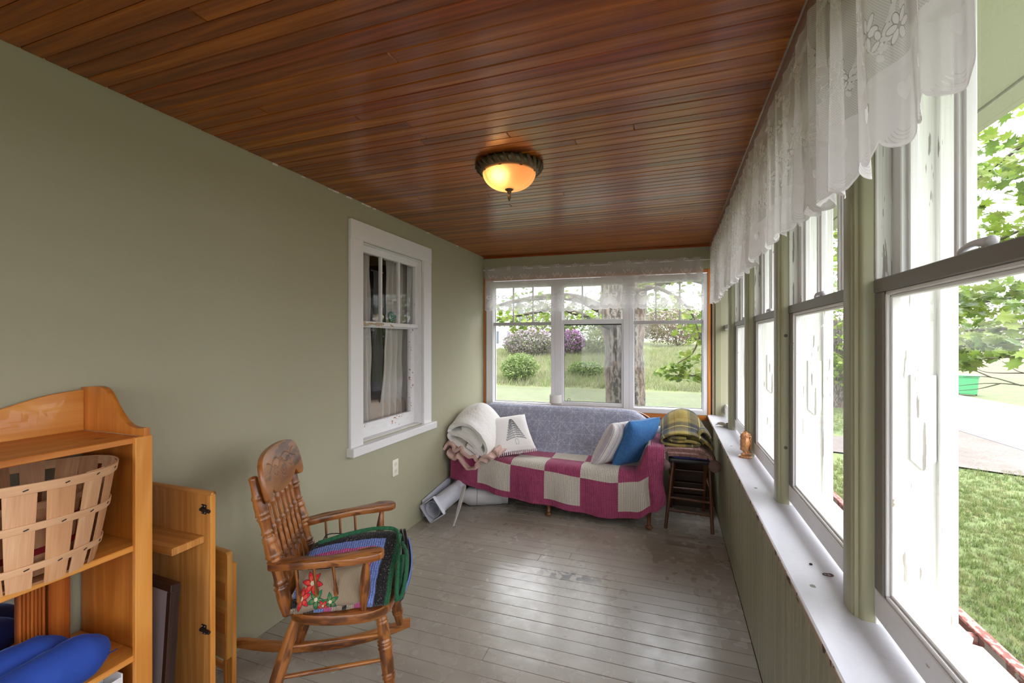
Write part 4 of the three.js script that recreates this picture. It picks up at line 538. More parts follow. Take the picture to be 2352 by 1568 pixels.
// ---- pressed-back rocking chair: x forward, z towards the viewer's side ----
const CH = [-1.664, 0, -1.707], CHT = 0.51;
{
  const t = thing('rocking_chair', 'worn oak pressed-back rocking chair with turned spindles facing the end windows', 'chair', CH, CHT), sc = 0.26, w = rockWood;
  const P = (f, u, s) => V(f, u, sc + s);
  const spl = new THREE.CatmullRomCurve3([[0.045, 0], [0.05, 0.14], [0.1, 0.205], [0.24, 0.245], [0.38, 0.24], [0.44, 0.19], [0.462, 0.08], [0.465, 0], [0.462, -0.08], [0.44, -0.19], [0.38, -0.24], [0.24, -0.245], [0.1, -0.205], [0.05, -0.14]].map(([a, b]) => V(a, b, 0)), true).getPoints(72).map((p) => [p.x, p.y]);
  const seat = extrude(spl, 0.044, { bevel: 0.013 }).rotateX(-PI / 2).translate(0, 0.388, sc); { const p = seat.attributes.position; for (let i = 0; i < p.count; i++) if (p.getY(i) > 0.42) { const a = (p.getX(i) - 0.25) / 0.17, b = (p.getZ(i) - sc) / 0.2; p.setY(i, p.getY(i) - 0.008 * Math.max(0, 1 - a * a - b * b)); } }
  obj('seat', wuv(crease(seat, 0.7), 'x'), w, t);
  const leg = (L, rings) => { const pr = [[0.0001, 0], [0.014, 0]]; for (let i = 0; i <= 70; i++) { const q = i / 70; let r = 0.0155 + 0.0105 * Math.sin(PI * clamp(q * 1.02, 0, 1)) ** 0.8; if (rings) for (const c of [0.2, 0.24, 0.56, 0.6, 0.64, 0.86, 0.9]) r += 0.0038 * Math.exp(-(((q - c) / 0.01) ** 2)) - 0.003 * Math.exp(-(((q - c - 0.02) / 0.006) ** 2)); pr.push([r, q * L]); } pr.push([0.0001, L]); return turned(pr, 16); };
  for (const s of [-1, 1]) {
    const fT = P(0.405, 0.395, 0.175 * s), fB = P(0.45, 0.09, 0.222 * s), rT = P(0.085, 0.392, 0.175 * s), rB = P(-0.015, 0.045, 0.226 * s);
    obj('leg', along(leg(fT.distanceTo(fB), true), fB, fT), w, t); obj('leg', along(leg(rT.distanceTo(rB), false), rB, rT), w, t);
    const on = (a, b, k) => a.clone().lerp(b, k);
    for (const k of [0.42, 0.72]) { const a = on(rB, rT, k), b = on(fB, fT, k * 0.98); obj('stretcher', along(turned([[0.0001, 0], [0.007, 0], [0.0085, 0.1], [0.0095, a.distanceTo(b) * 0.5], [0.0085, a.distanceTo(b) - 0.1], [0.007, a.distanceTo(b)], [0.0001, a.distanceTo(b)]], 10), a, b), w, t); }
    const lo = (f) => 0.42 * (f - 0.09) ** 2, up = [], dn = []; for (let i = 0; i <= 24; i++) { const f = lerp(-0.285, 0.5, i / 24); dn.push([f, lo(f)]); up.push([f, lo(f) + 0.044 * (i === 0 || i === 24 ? 0.8 : 1)]); }
    obj('rocker', wuv(crease(extrude([...dn, ...up.reverse()], 0.026, { bevel: 0.004 }).translate(0, 0.0, sc + 0.228 * s - 0.013), 0.6), 'x'), w, t);
    // back post with turned rings
    const b = P(0.062, 0.425, 0.19 * s), a = P(-0.062, 0.955, 0.196 * s), L = a.distanceTo(b), pr = [[0.0001, 0], [0.013, 0]];
    for (let i = 0; i <= 90; i++) { const q = i / 90; let r = 0.0195 + 0.0065 * Math.sin(q * 3 * PI + 0.4) ** 2 - 0.004 * q; for (const c of [0.2, 0.235, 0.37, 0.4, 0.43, 0.545, 0.57, 0.6, 0.71, 0.735, 0.86]) r += 0.0045 * Math.exp(-(((q - c) / 0.0085) ** 2)); for (const c of [0.218, 0.385, 0.415, 0.585, 0.722]) r -= 0.0055 * Math.exp(-(((q - c) / 0.006) ** 2)); pr.push([r, q * L]); } pr.push([0.011, L + 0.006], [0.0001, L + 0.008]);
    obj('back_post', along(turned(pr, 20), b, a), w, t);
    // arm: a flat wavy board with a rounded hand
    const A = [[-0.0, 0.02, 0.206], [0.06, 0.032, 0.215], [0.14, 0.03, 0.235], [0.22, 0.026, 0.25], [0.3, 0.036, 0.258], [0.36, 0.042, 0.258], [0.405, 0.035, 0.256], [0.425, 0.012, 0.255]], top = A.map(([f, h, c]) => [f, c + h]), bot = A.map(([f, h, c]) => [f, c - h]).reverse();
    const ol = new THREE.CatmullRomCurve3([...top, ...bot].map(([f, z]) => V(f, z, 0)), true, 'catmullrom', 0.4).getPoints(80).map((p) => [p.x, p.y]);
    const arm = extrude(ol, 0.028, { bevel: 0.006 }).rotateX(-PI / 2).translate(0, 0.622, 0); { const p = arm.attributes.position; for (let i = 0; i < p.count; i++) { const f = p.getX(i); p.setZ(i, sc + s * -p.getZ(i) * -1 * 1); p.setY(i, p.getY(i) + 0.02 * smooth(f, 0.1, 0.4) - 0.012 * smooth(0.12 - f, 0, 0.12) + (f > 0.33 ? 0.004 : 0)); if (s > 0) p.setZ(i, sc - (p.getZ(i) - sc)); } }
    if (true) { const p = arm.attributes.position; let mean = 0; for (let i = 0; i < p.count; i++) mean += p.getZ(i) - sc; if (Math.sign(mean) !== s) { for (let i = 0; i < p.count; i++) p.setZ(i, 2 * sc - p.getZ(i)); for (let i = 0; i < p.count; i += 3) for (let k = 0; k < 3; k++) { const q = p.array[(i + 1) * 3 + k]; p.array[(i + 1) * 3 + k] = p.array[(i + 2) * 3 + k]; p.array[(i + 2) * 3 + k] = q; } } arm.computeVertexNormals(); }
    obj('arm', wuv(crease(arm, 0.7), 'x'), w, t);
    const spin = (p, q, fat) => { const L2 = p.distanceTo(q), pr2 = [[0.0001, 0], [0.006, 0]]; for (let i = 0; i <= 30; i++) { const k = i / 30; let r = fat ? 0.011 + 0.009 * Math.sin(PI * clamp(k * 1.15 - 0.05, 0, 1)) : 0.0055 + 0.0045 * Math.exp(-(((k - 0.3) / 0.16) ** 2)); if (!fat) for (const c of [0.3, 0.38, 0.46]) r += 0.0022 * Math.exp(-(((k - c) / 0.022) ** 2)); pr2.push([r, k * L2]); } return along(turned([...pr2, [0.0001, L2]], 12), p, q); };
    for (const [fb, fa] of [[0.115, 0.1], [0.18, 0.165], [0.25, 0.235]]) obj('spindle', spin(P(fb, 0.43, 0.212 * s), P(fa, 0.63, 0.24 * s)), w, t);
    obj('arm_post', spin(P(0.345, 0.43, 0.222 * s), P(0.36, 0.645, 0.252 * s), true), w, t);
  }
  // pressed crest rail
  const half = [[0, 1.04], [0.1, 1.035], [0.17, 1.02], [0.205, 0.995], [0.222, 0.95], [0.226, 0.9], [0.222, 0.868], [0.2, 0.852], [0.165, 0.862], [0.145, 0.885], [0.12, 0.868], [0.06, 0.852], [0, 0.848]].map(([a, b]) => [a, b - 0.94]);
  const cl = new THREE.CatmullRomCurve3([...half, ...half.slice(1, -1).reverse().map(([a, b]) => [-a, b])].map(([a, b]) => V(a, b, 0)), true, 'catmullrom', 0.35).getPoints(110).map((p) => [p.x, p.y]);
  const cm = new THREE.Matrix4().makeRotationY(PI / 2), lean = 0.229, crest = extrude(cl, 0.021, { bevel: 0.004 }); { const p = crest.attributes.position; for (let i = 0; i < p.count; i++) p.setZ(i, p.getZ(i) - 0.3 * p.getX(i) ** 2 * -1); }
  const put = (g) => { g.applyMatrix4(cm); g.rotateZ(lean); return g.translate(-0.045, 0.94, sc); };
  const pressed = tex(512, 256, (u, v) => { const x = (u - 0.5) * 0.46, y = (v - 0.5) * 0.2; let k = 0; for (const s of [-1, 1]) { const dx = x * s - 0.075, dy = y + 0.0, rr = Math.hypot(dx, dy), a = Math.atan2(dy, dx); k = Math.max(k, Math.exp(-(((rr - 0.012 - 0.0055 * (a + PI) / PI * 1.4) / 0.0022) ** 2)) * (rr < 0.06 ? 1 : 0)); const d2 = Math.abs(y - 0.03 - 0.02 * Math.sin((x * s) * 30)); k = Math.max(k, Math.exp(-((d2 / 0.0022) ** 2)) * (Math.abs(x) < 0.16 ? 1 : 0)); } const r0 = Math.hypot(x, y * 0.8); k = Math.max(k, Math.exp(-(((r0 - 0.03) / 0.0025) ** 2)), Math.exp(-(((r0 - 0.017) / 0.0025) ** 2))); return 1 - 0.85 * k; }, { srgb: false, clampEdge: true });
  const crestG = crease(crest, 0.7), cp = crestG.attributes.position, cuv = new Float32Array(cp.count * 2); for (let i = 0; i < cp.count; i++) { cuv[i * 2] = cp.getX(i) / 0.46 + 0.5; cuv[i * 2 + 1] = cp.getY(i) / 0.2 + 0.5; }
  const grain = wuv(crestG.clone(), 'x').attributes.uv; crestG.setAttribute('uv', grain); put(crestG); crestG.setAttribute('uv1', new THREE.BufferAttribute(cuv, 2)); pressed.channel = 1;
  const cmat = phys(0xffffff, 0.33, { map: rockTex, bumpMap: pressed, bumpScale: 0.004, clearcoat: 0.35, clearcoatRoughness: 0.25 }); const cr = new THREE.Mesh(crestG, cmat); cr.name = 'crest_rail'; cr.castShadow = cr.receiveShadow = true; t.add(cr);
  const lower = extrude([[-0.185, 0], [0.185, 0], [0.185, 0.03], [0.1, 0.05], [0, 0.056], [-0.1, 0.05], [-0.185, 0.03]], 0.016, { bevel: 0.003 }); lower.applyMatrix4(cm); lower.rotateZ(lean).translate(0.045, 0.465, sc); obj('lower_rail', wuv(crease(lower, 0.5), 'z'), w, t);
  for (let k = -2.5; k <= 2.5; k++) { const b = V(0.042, 0.5, sc + k * 0.052), a = V(-0.04, 0.875, sc + k * 0.054), L = a.distanceTo(b), pr = [[0.0001, 0], [0.006, 0]]; for (let i = 0; i <= 60; i++) { const q = i / 60; let r = 0.0074 + 0.0055 * Math.exp(-(((q - 0.2) / 0.1) ** 2)) + 0.0034 * Math.exp(-(((q - 0.45) / 0.09) ** 2)) + 0.0014 * Math.exp(-(((q - 0.75) / 0.2) ** 2)); for (const c of [0.3, 0.33, 0.36, 0.56, 0.59, 0.62, 0.65, 0.86, 0.89]) r += 0.0042 * Math.exp(-(((q - c) / 0.009) ** 2)); pr.push([r, q * L]); } pr.push([0.0001, L]); obj('back_spindle', along(turned(pr, 12), b, a), w, t); }
}
// ---- ceiling lamp ----
{
  const C = [-0.797, CEIL, -2.212], t = thing('ceiling_lamp', 'flush ceiling light with ribbed amber glass bowl and dark bronze leaf rim', 'lamp', C);
  const br = std(0x6d6250, 0.42, { metalness: 0.75, bumpMap: speck, bumpScale: 0.002 });
  obj('rim', turned([[0.1, 0], [0.158, 0], [0.166, -0.006], [0.165, -0.02], [0.158, -0.034], [0.146, -0.043], [0.134, -0.045], [0.13, -0.04], [0.132, -0.03]].reverse(), 64), br, t);
  const lf = sheet(6, 10, (u, v) => { const w = 0.0105 * Math.sin(PI * Math.min(1, v * 0.92 + 0.08)) ** 0.7, x = (u - 0.5) * 2 * w + 0.026 * (v - 0.5), y = -0.002 - v * 0.038, o = 0.166 - 0.018 * v * v + 0.009 * Math.cos((u - 0.5) * PI) + 0.006 * Math.sin(v * PI); return V(x, y, o); }, { th: 0.003 });
  for (let i = 0; i < 26; i++) { const m = obj('rim_leaf', lf, br, t); m.rotation.y = i / 26 * 2 * PI; }
  obj('rim_bead', new THREE.TorusGeometry(0.1345, 0.0035, 8, 64).rotateX(PI / 2).translate(0, -0.045, 0), br, t);
  const bowl = sheet(96, 22, (u, v) => { const a = -u * 2 * PI, k = v * PI / 2, rib = Math.abs(mod(u * 8, 1) - 0.5) * 2, r = (0.133 * Math.cos(k) ** 0.8) * (1 + 0.03 * (1 - Math.exp(-(((1 - rib) / 0.14) ** 2)))) + 0.0005; return V(r * Math.cos(a), -0.04 - 0.088 * Math.sin(k), r * Math.sin(a)); }, { th: 0.003 });
  obj('glass_bowl', bowl, phys(0xffdcb0, 0.5, { transmission: 0.6, thickness: 0.003, ior: 1.45, emissive: 0xffa95c, emissiveIntensity: 0.09 }), t);
  obj('bulb', new THREE.SphereGeometry(0.026, 20, 14).scale(1, 1.2, 1).translate(-0.045, -0.058, 0.035), std(0xffffff, 0.5, { emissive: 0xffdfae, emissiveIntensity: 3 }), t); obj('socket', along(turned([[0.0001, 0], [0.014, 0], [0.016, 0.04], [0.0001, 0.04]], 14), V(-0.045, -0.03, 0.035), V(-0.02, -0.005, 0.02)), br, t);
  obj('finial', turned([[0.0001, -0.19], [0.004, -0.186], [0.008, -0.172], [0.0095, -0.165], [0.006, -0.158], [0.0045, -0.153], [0.009, -0.148], [0.0115, -0.143], [0.009, -0.139], [0.014, -0.137], [0.022, -0.13], [0.0245, -0.125], [0.024, -0.122], [0.012, -0.118], [0.0001, -0.118]], 28), br, t);
  const L = new THREE.PointLight(0xffca85, 0.05); L.position.set(-0.045, -0.058, 0.035); L.shadow.radius = 2; L.castShadow = true; t.add(L);
}
{
  const t = thing('wall_outlet', 'ivory electrical outlet plate on the green wall below the window', 'outlet', [XL, 0.534, -2.868]);
  obj('plate', crease(extrude(rounded(0.074, 0.122, 0.006), 0.006, { bevel: 0.002 }).rotateY(PI / 2), 0.6), std(0xeae4d6, 0.35), t);
  for (const y of [0.026, -0.026]) { obj('socket_face', extrude(rounded(0.033, 0.03, 0.012), 0.003, { bevel: 0.0008 }).rotateY(PI / 2).translate(0.005, y, 0), std(0xddd5c4, 0.35), t); obj('slot', [span(0.0078, 0.0084, y - 0.003, y + 0.006, -0.008, -0.0065), span(0.0078, 0.0084, y - 0.003, y + 0.006, 0.0065, 0.008)], M.black, t); }
}
// ---- stool and the crate behind it ----
{
  const t = thing('wooden_stool', 'tall brown wooden stool with a black seat in the far right corner', 'stool'), bw = phys(0xffffff, 0.45, { map: woodTex(0x4a2817, 0x7d4a2a, 701, { size: [256, 256] }), clearcoat: 0.2 });
  const N = [[-0.036, 0.02], [0.303, 0.29]], z0 = -3.75, z1 = -3.83, y = 0.515, bar = (a, b, r) => wuv(tube([V(...a), V(...b)], r, { seg: 2, rs: 8 }), 'y');
  for (const [xb, xt] of N) { obj('leg', bar([xb, 0, z0], [xt, y, z1], 0.0135), bw, t); obj('leg', bar([xb * 0.8 + 0.03, 0, -4.24], [xt * 0.9 + 0.02, y, -4.12], 0.0135), bw, t); }
  for (const [yy, zz] of [[0.235, -3.787], [0.14, -3.772]]) obj('rung', bar([-0.02 + yy * 0.06, yy, zz], [0.297, yy - 0.01, zz], 0.009), bw, t);
  for (const yy of [0.47, 0.2]) obj('rung', bar([0.02, yy, -4.16], [0.275, yy, -4.16], 0.009), bw, t); for (const x of [-0.005, 0.294]) obj('rung', bar([x, 0.3, -3.8], [x, 0.3, -4.18], 0.008), bw, t);
  obj('seat', crease(extrude(rounded(0.345, 0.36, 0.03), 0.03, { bevel: 0.008 }).rotateX(-PI / 2).translate(0.158, 0.513, -3.975), 0.6), std(0x2a2a2c, 0.45), t);
  const c = thing('wooden_crate', 'dark wooden slatted crate on the floor behind the stool', 'crate', [0.16, 0, -4.42]), cm = std(0xffffff, 0.7, { map: woodTex(0x2a1a12, 0x4d3020, 711, { size: [256, 256] }) });
  for (const yy of [0.06, 0.17, 0.28]) { obj('slat', span(-0.17, 0.17, yy - 0.045, yy + 0.045, 0.12, 0.134, { off: [yy, 2] }), cm, c); obj('slat', span(-0.17, 0.17, yy - 0.045, yy + 0.045, -0.134, -0.12, { off: [yy, 3] }), cm, c); }
  for (const x of [-0.163, 0.163]) obj('end_panel', span(x - 0.008, x + 0.008, 0, 0.33, -0.12, 0.12), cm, c); obj('crate_base', span(-0.155, 0.155, 0, 0.012, -0.12, 0.12), cm, c);
}
// ---- drain pipe pieces by the sofa ----
{
  const pv = std(0xc9cbd8, 0.35, { side: THREE.DoubleSide }), pg = std(0xc4c2c4, 0.4, { side: THREE.DoubleSide });
  const t = thing('downspout_adapter', 'pale grey drain pipe with a square open mouth on the floor beside the sofa', 'pipe', [-1.818, 0.112, -3.2]); t.rotation.set(0.1, -0.06, 0.62, 'YXZ');
  const sq = (a, r) => { const c = Math.cos(a), s = Math.sin(a); return r / Math.max(Math.abs(c), Math.abs(s)); };
  const body = sheet(64, 16, (u, v) => { const a = u * 2 * PI + PI / 4, z = -v * 0.34, k = smooth(v, 0.0, 0.35), r = lerp(sq(a, 0.077), 0.07, k); return V(r * Math.cos(a + 0.0), r * Math.sin(a), z); }, { th: 0.005 });
  obj('pipe', crease(body, 0.6), pv, t); obj('mouth_lip', sheet(64, 2, (u, v) => { const a = u * 2 * PI + PI / 4, r = sq(a, 0.081); return V(r * Math.cos(a), r * Math.sin(a), 0.004 - v * 0.03); }, { th: 0.004 }), pv, t);
  obj('inner_collar', sheet(48, 6, (u, v) => { const a = u * 2 * PI, r = 0.066 - 0.004 * v; return V(r * Math.cos(a), r * Math.sin(a), -0.012 - v * 0.2); }, { th: 0.003 }), pv, t);
  obj('coupling', sheet(48, 8, (u, v) => { const a = u * 2 * PI, r = 0.07 - 0.012 * smooth(v, 0.3, 0.45); return V(r * Math.cos(a), r * Math.sin(a) + 0.01 * v, -0.31 - v * 0.17); }, { th: 0.004 }), pv, t);
  obj('end_disc', new THREE.CircleGeometry(0.062, 32).translate(0, 0, -0.25), std(0xa9a5ae, 0.5, { side: THREE.DoubleSide }), t);
  const g = thing('gutter_length', 'short length of pale vinyl gutter leaning along the green wall', 'gutter', [-1.928, 0.03, -3.25]);
  const pr = [[0, 0.0], [0.045, 0.0], [0.05, 0.004], [0.055, 0.09], [0.066, 0.095], [0.066, 0.104], [0.052, 0.104], [0.047, 0.094], [0.042, 0.006], [0.004, 0.006], [0.004, 0.14], [0, 0.14]];
  const gg = crease(extrude(pr, 0.5).translate(0, 0, -0.5), 0.4); gg.rotateX(0.12); obj('channel', gg, pv, g);
  const s = thing('vinyl_strip', 'narrow notched vinyl strip propped on edge in front of the drain pipes', 'strip'); const a = V(-1.61, 0.006, -3.16), b = V(-1.70, 0.2, -3.52);
  const st = extrude([[0, 0], [0.05, 0.0], [0.1, 0.006], [0.11, 0], [0.125, 0.003], [0.13, 0], [0.42, 0], [0.42, 0.036], [0.2, 0.036], [0.04, 0.014], [0, 0.01]], 0.006, { bevel: 0.001 }); const d = b.clone().sub(a), q = new THREE.Quaternion().setFromRotationMatrix(new THREE.Matrix4().makeBasis(d.clone().normalize(), V(0.75, 0.3, 0.1).cross(d).normalize().cross(d).normalize().negate(), d.clone().normalize().cross(V(0.75, 0.3, 0.1).cross(d).normalize().cross(d).normalize().negate())));
  obj('strip', crease(st.applyQuaternion(q).translate(a.x, a.y + 0.02, a.z), 0.4), pg, s);
  const h = thing('drain_pipe', 'tapered ringed grey drain pipe lying across the floor under the sofa', 'pipe'), A = V(-1.77, 0.083, -3.66), Bp = V(-1.4, 0.066, -3.84), L = A.distanceTo(Bp), prr = [[0.055, 0], [0.055, 0.02], [0.076, 0.06], [0.08, 0.09], [0.08, 0.12], [0.082, 0.125], [0.079, 0.13], [0.077, 0.21], [0.0785, 0.214], [0.0755, 0.22], [0.069, L - 0.06], [0.0705, L - 0.055], [0.062, L - 0.05], [0.064, L - 0.004], [0.064, L], [0.058, L], [0.058, L - 0.1]];
  obj('pipe', crease(along(turned(prr, 40), A, Bp), 0.5), pg, h); obj('ring', along(new THREE.TorusGeometry(0.0785, 0.0022, 6, 48).rotateX(PI / 2).translate(0, 0.132, 0), A, Bp), std(0x77757a, 0.5), h);
}
// ---- small things on the sills ----
{
  const t = thing('owl_figurine', 'small tan carved owl figurine standing on the white window sill', 'figurine', [0.425, SILL, -3.02], -0.9), om = phys(0xffffff, 0.3, { map: woodTex(0xa5693c, 0xcf9a68, 721, { lu: 0.2, lv: 0.08, size: [128, 128] }), clearcoat: 0.6 });
  obj('base', turned([[0.0001, 0], [0.036, 0], [0.038, 0.006], [0.034, 0.012], [0.022, 0.015], [0.0001, 0.016]], 24), om, t);
  const body = sheet(28, 26, (u, v) => { const a = -u * 2 * PI, y = 0.03 + v * 0.125, k = [[0, 0.012], [0.15, 0.02], [0.4, 0.029], [0.6, 0.027], [0.7, 0.0235], [0.82, 0.027], [0.93, 0.023], [1, 0.0005]]; let r = 0; for (let i = 0; i + 1 < k.length; i++) if (v >= k[i][0]) r = lerp(k[i][1], k[i + 1][1], (v - k[i][0]) / (k[i + 1][0] - k[i][0])); r += 0.0018 * Math.sin(v * 60) * Math.sin(u * 40) * (v < 0.66 ? 1 : 0.3); const ear = v > 0.85 ? 0.008 * Math.max(0, Math.cos(2 * a)) * (v - 0.85) / 0.15 : 0; return V(r * Math.cos(a) * 0.9, y + ear * (1 - (1 - v) * 3), r * Math.sin(a)); });
  obj('body', body, om, t); obj('wing', [sheet(10, 14, (u, v) => V(0.004 - 0.02 * (u - 0.5) * 2, 0.13 - v * 0.085, 0.0275 - 0.008 * Math.abs(u - 0.5) * 2 + 0.002 * Math.sin(v * 22)), { th: 0.004 }), sheet(10, 14, (u, v) => V(0.004 - 0.02 * (u - 0.5) * 2, 0.13 - v * 0.085, -0.0275 + 0.008 * Math.abs(u - 0.5) * 2 - 0.002 * Math.sin(v * 22)), { th: 0.004 })], om, t);
  for (const s of [-1, 1]) { obj('eye', new THREE.TorusGeometry(0.0075, 0.002, 6, 18).rotateY(PI / 2).translate(0.0245, 0.136, 0.0095 * s), om, t); obj('foot', new THREE.SphereGeometry(0.009, 10, 8).scale(1.2, 0.9, 0.8).translate(0.012, 0.032, 0.01 * s), om, t); }
  obj('beak', new THREE.ConeGeometry(0.004, 0.011, 8).rotateZ(PI + 0.4).translate(0.0265, 0.128, 0), om, t); obj('perch', along(turned([[0.0001, 0], [0.008, 0], [0.0075, 0.066], [0.0001, 0.066]], 12), V(0.008, 0.022, -0.033), V(0.008, 0.024, 0.033)), om, t);
  const l = thing('dried_leaves', 'pale dried leaf cluster on the sill beside the farthest post', 'leaf', [0.418, SILL, -4.03]), lm = std(0xb9b09c, 0.8, { side: THREE.DoubleSide });
  for (let i = 0; i < 7; i++) { const m = obj('leaf', sheet(6, 8, (u, v) => V((u - 0.5) * 0.05 * Math.sin(PI * Math.min(1, v + 0.08)), 0.018 * Math.sin(v * 2.5) + 0.012 * Math.abs(u - 0.5), v * 0.07), { th: 0.0012 }), lm, l); m.rotation.set(-0.2 - 0.16 * (i % 4), i * 0.9, 0.2 * ((i % 3) - 1)); m.position.y = 0.004; }
  const k = thing('rubber_ring', 'tiny curled dark ring lying on the window sill', 'ring', [0.442, SILL + 0.0022, -1.576]); obj('ring', [new THREE.TorusGeometry(0.009, 0.0014, 6, 20).rotateX(PI / 2).scale(1.3, 1, 0.8), new THREE.TorusGeometry(0.007, 0.0012, 6, 18).rotateX(PI / 2 + 0.2).scale(1.2, 1, 0.8).translate(0.006, 0.001, 0.002)], std(0x5a3a3c, 0.6), k);
  const d = thing('dead_beetle', 'tiny dark dead beetle lying on the window sill', 'beetle', [0.414, SILL, -1.633]); obj('body', new THREE.SphereGeometry(0.0035, 10, 8).scale(1.4, 0.8, 1).translate(0, 0.0028, 0), M.black, d); obj('leg', tube([V(-0.004, 0.001, -0.004), V(0, 0.003, 0), V(0.004, 0.001, 0.005)], 0.0006, { seg: 6, rs: 4 }), M.black, d);
  const c = thing('candle_jar', 'white ceramic jar with an open top on the end window sill', 'jar', [-1.135, 0.83, -4.575]), cw = std(0xdedbd6, 0.4, { side: THREE.DoubleSide });
  obj('jar', turned([[0.0001, 0], [0.058, 0], [0.062, 0.005], [0.0625, 0.088], [0.06, 0.091], [0.058, 0.088], [0.057, 0.07], [0.0001, 0.068]], 32), cw, c); obj('jar_contents', turned([[0.0001, 0.069], [0.056, 0.071], [0.05, 0.079], [0.02, 0.076], [0.0001, 0.08]], 20), std(0x6a6763, 0.7), c);
}
// ---- seen through the house window ----
{
  const b = thing('bird_figurine', 'teal glazed bird figurine on the sash rail of the house window', 'figurine', [XL - 0.115, 1.613, -3.02]), bm = phys(0x1f7a68, 0.25, { clearcoat: 0.6 });
  obj('body', sheet(18, 16, (u, v) => { const a = -u * 2 * PI, r = 0.034 * Math.sin(PI * v) ** 0.6 * (1.05 - 0.55 * v); return V(r * Math.cos(a), 0.038 + 0.05 * (v - 0.3) + r * Math.sin(a), 0.055 - v * 0.11); }), bm, b); obj('head', new THREE.SphereGeometry(0.023, 16, 12).translate(0, 0.074, 0.035), bm, b); obj('beak', new THREE.ConeGeometry(0.006, 0.018, 8).rotateX(PI / 2).translate(0, 0.074, 0.062), bm, b); obj('base', turned([[0.0001, 0], [0.022, 0], [0.014, 0.012], [0.0001, 0.014]], 14), bm, b);
  const s = thing('shell_ornament', 'pale cream shell ornament on the sash rail left of the teal bird', 'ornament', [XL - 0.115, 1.613, -2.815]); obj('shell', sheet(20, 18, (u, v) => { const a = -u * 2 * PI, r = 0.004 + 0.032 * Math.sin(PI * v * 0.9) * (1 + 0.06 * Math.sin(v * 40)); return V(r * Math.cos(a) * 0.8, 0.028 + r * Math.sin(a) * 0.85 + 0.02 * v, 0.06 - 0.12 * v); }), std(0xcfc3b2, 0.5), s);
  const lg = struct('trim_5'); obj('inner_ledge', span(XL - 0.17, XL - 0.062, 1.6, 1.613, LW.z0 - 0.006, LW.z1 + 0.006), M.white, lg);
  const cloth = phys(0xd9d4cd, 0.9, { transmission: 0.35, thickness: 0, side: THREE.DoubleSide, bumpMap: speck, bumpScale: 0.001 });
  const drape = (n, label, x, za, zb, folds, flare) => { const t = thing(n, label, 'curtain', [x, 0, 0]); obj('cloth', sheet(60, 24, (u, v) => { const f = folds * u * 2 * PI + 0.8 * Math.sin(v * 3), w = 0.014 + 0.012 * v; return V(w * Math.sin(f) + 0.004 * Math.sin(v * 20 + u * 9), 2.12 - v * 1.28, lerp(za, zb, u) - flare * v * v * (1 - u) * 1); }, { th: 0.002, uv: (u, v) => [u, v * 2] }), cloth, t); obj('rod', tube([V(0, 2.122, za + 0.03), V(0, 2.122, zb - 0.03)], 0.006, { seg: 2, rs: 8 }), std(0xd8d2c8, 0.4), t); };
  drape('sheer_curtain', 'narrow white curtain at the left edge of the house window', XL - 0.17, -2.6, -2.79, 3, 0); drape('sheer_curtain', 'gathered white curtain hanging in the middle of the house window', XL - 0.19, -3.02, -3.36, 5, -0.1); drape('sheer_curtain', 'tan curtain further inside the dark room behind the window', XL - 0.62, -3.44, -3.56, 3, 0);
  const c = thing('grey_couch', 'beige upholstered couch arm low behind the house window', 'couch', [XL - 0.42, 0, -3.35]), cf = std(0xb3a596, 0.9, { bumpMap: speck, bumpScale: 0.002 });
  obj('arm', crease(extrude(rounded(0.5, 0.3, 0.08), 1.5, { bevel: 0.03 }).translate(0, 0.87, -0.75), 0.7), cf, c); obj('seat_base', span(-0.25, 0.2, -0.1, 0.78, -0.7, 0.7, { c: 0.02 }), cf, c);
}
// ================= SOFT THINGS =================
const path = (pts, closed = false, ten = 0.5) => { const c = new THREE.CatmullRomCurve3(pts.map((p) => V(p[0], p[1], p[2] || 0)), closed, 'catmullrom', ten), L = c.getLength(); return { at: (t) => c.getPointAt(clamp(t, 0, 1)), L }; };
const knitBump = (cols, rows) => tex(128, 128, (u, v) => { const a = mod(u * cols, 1), b = mod(v * rows + Math.abs(a - 0.5) * 0.8, 1); return Math.pow(Math.sin(PI * a), 0.6) * (0.55 + 0.45 * Math.sin(PI * b)); }, { srgb: false });
function cloth(color, o = {}) { return phys(color, 0.92, { sheen: 0.35, sheenColor: new THREE.Color(0xffffff), sheenRoughness: 0.6, ...o }); }
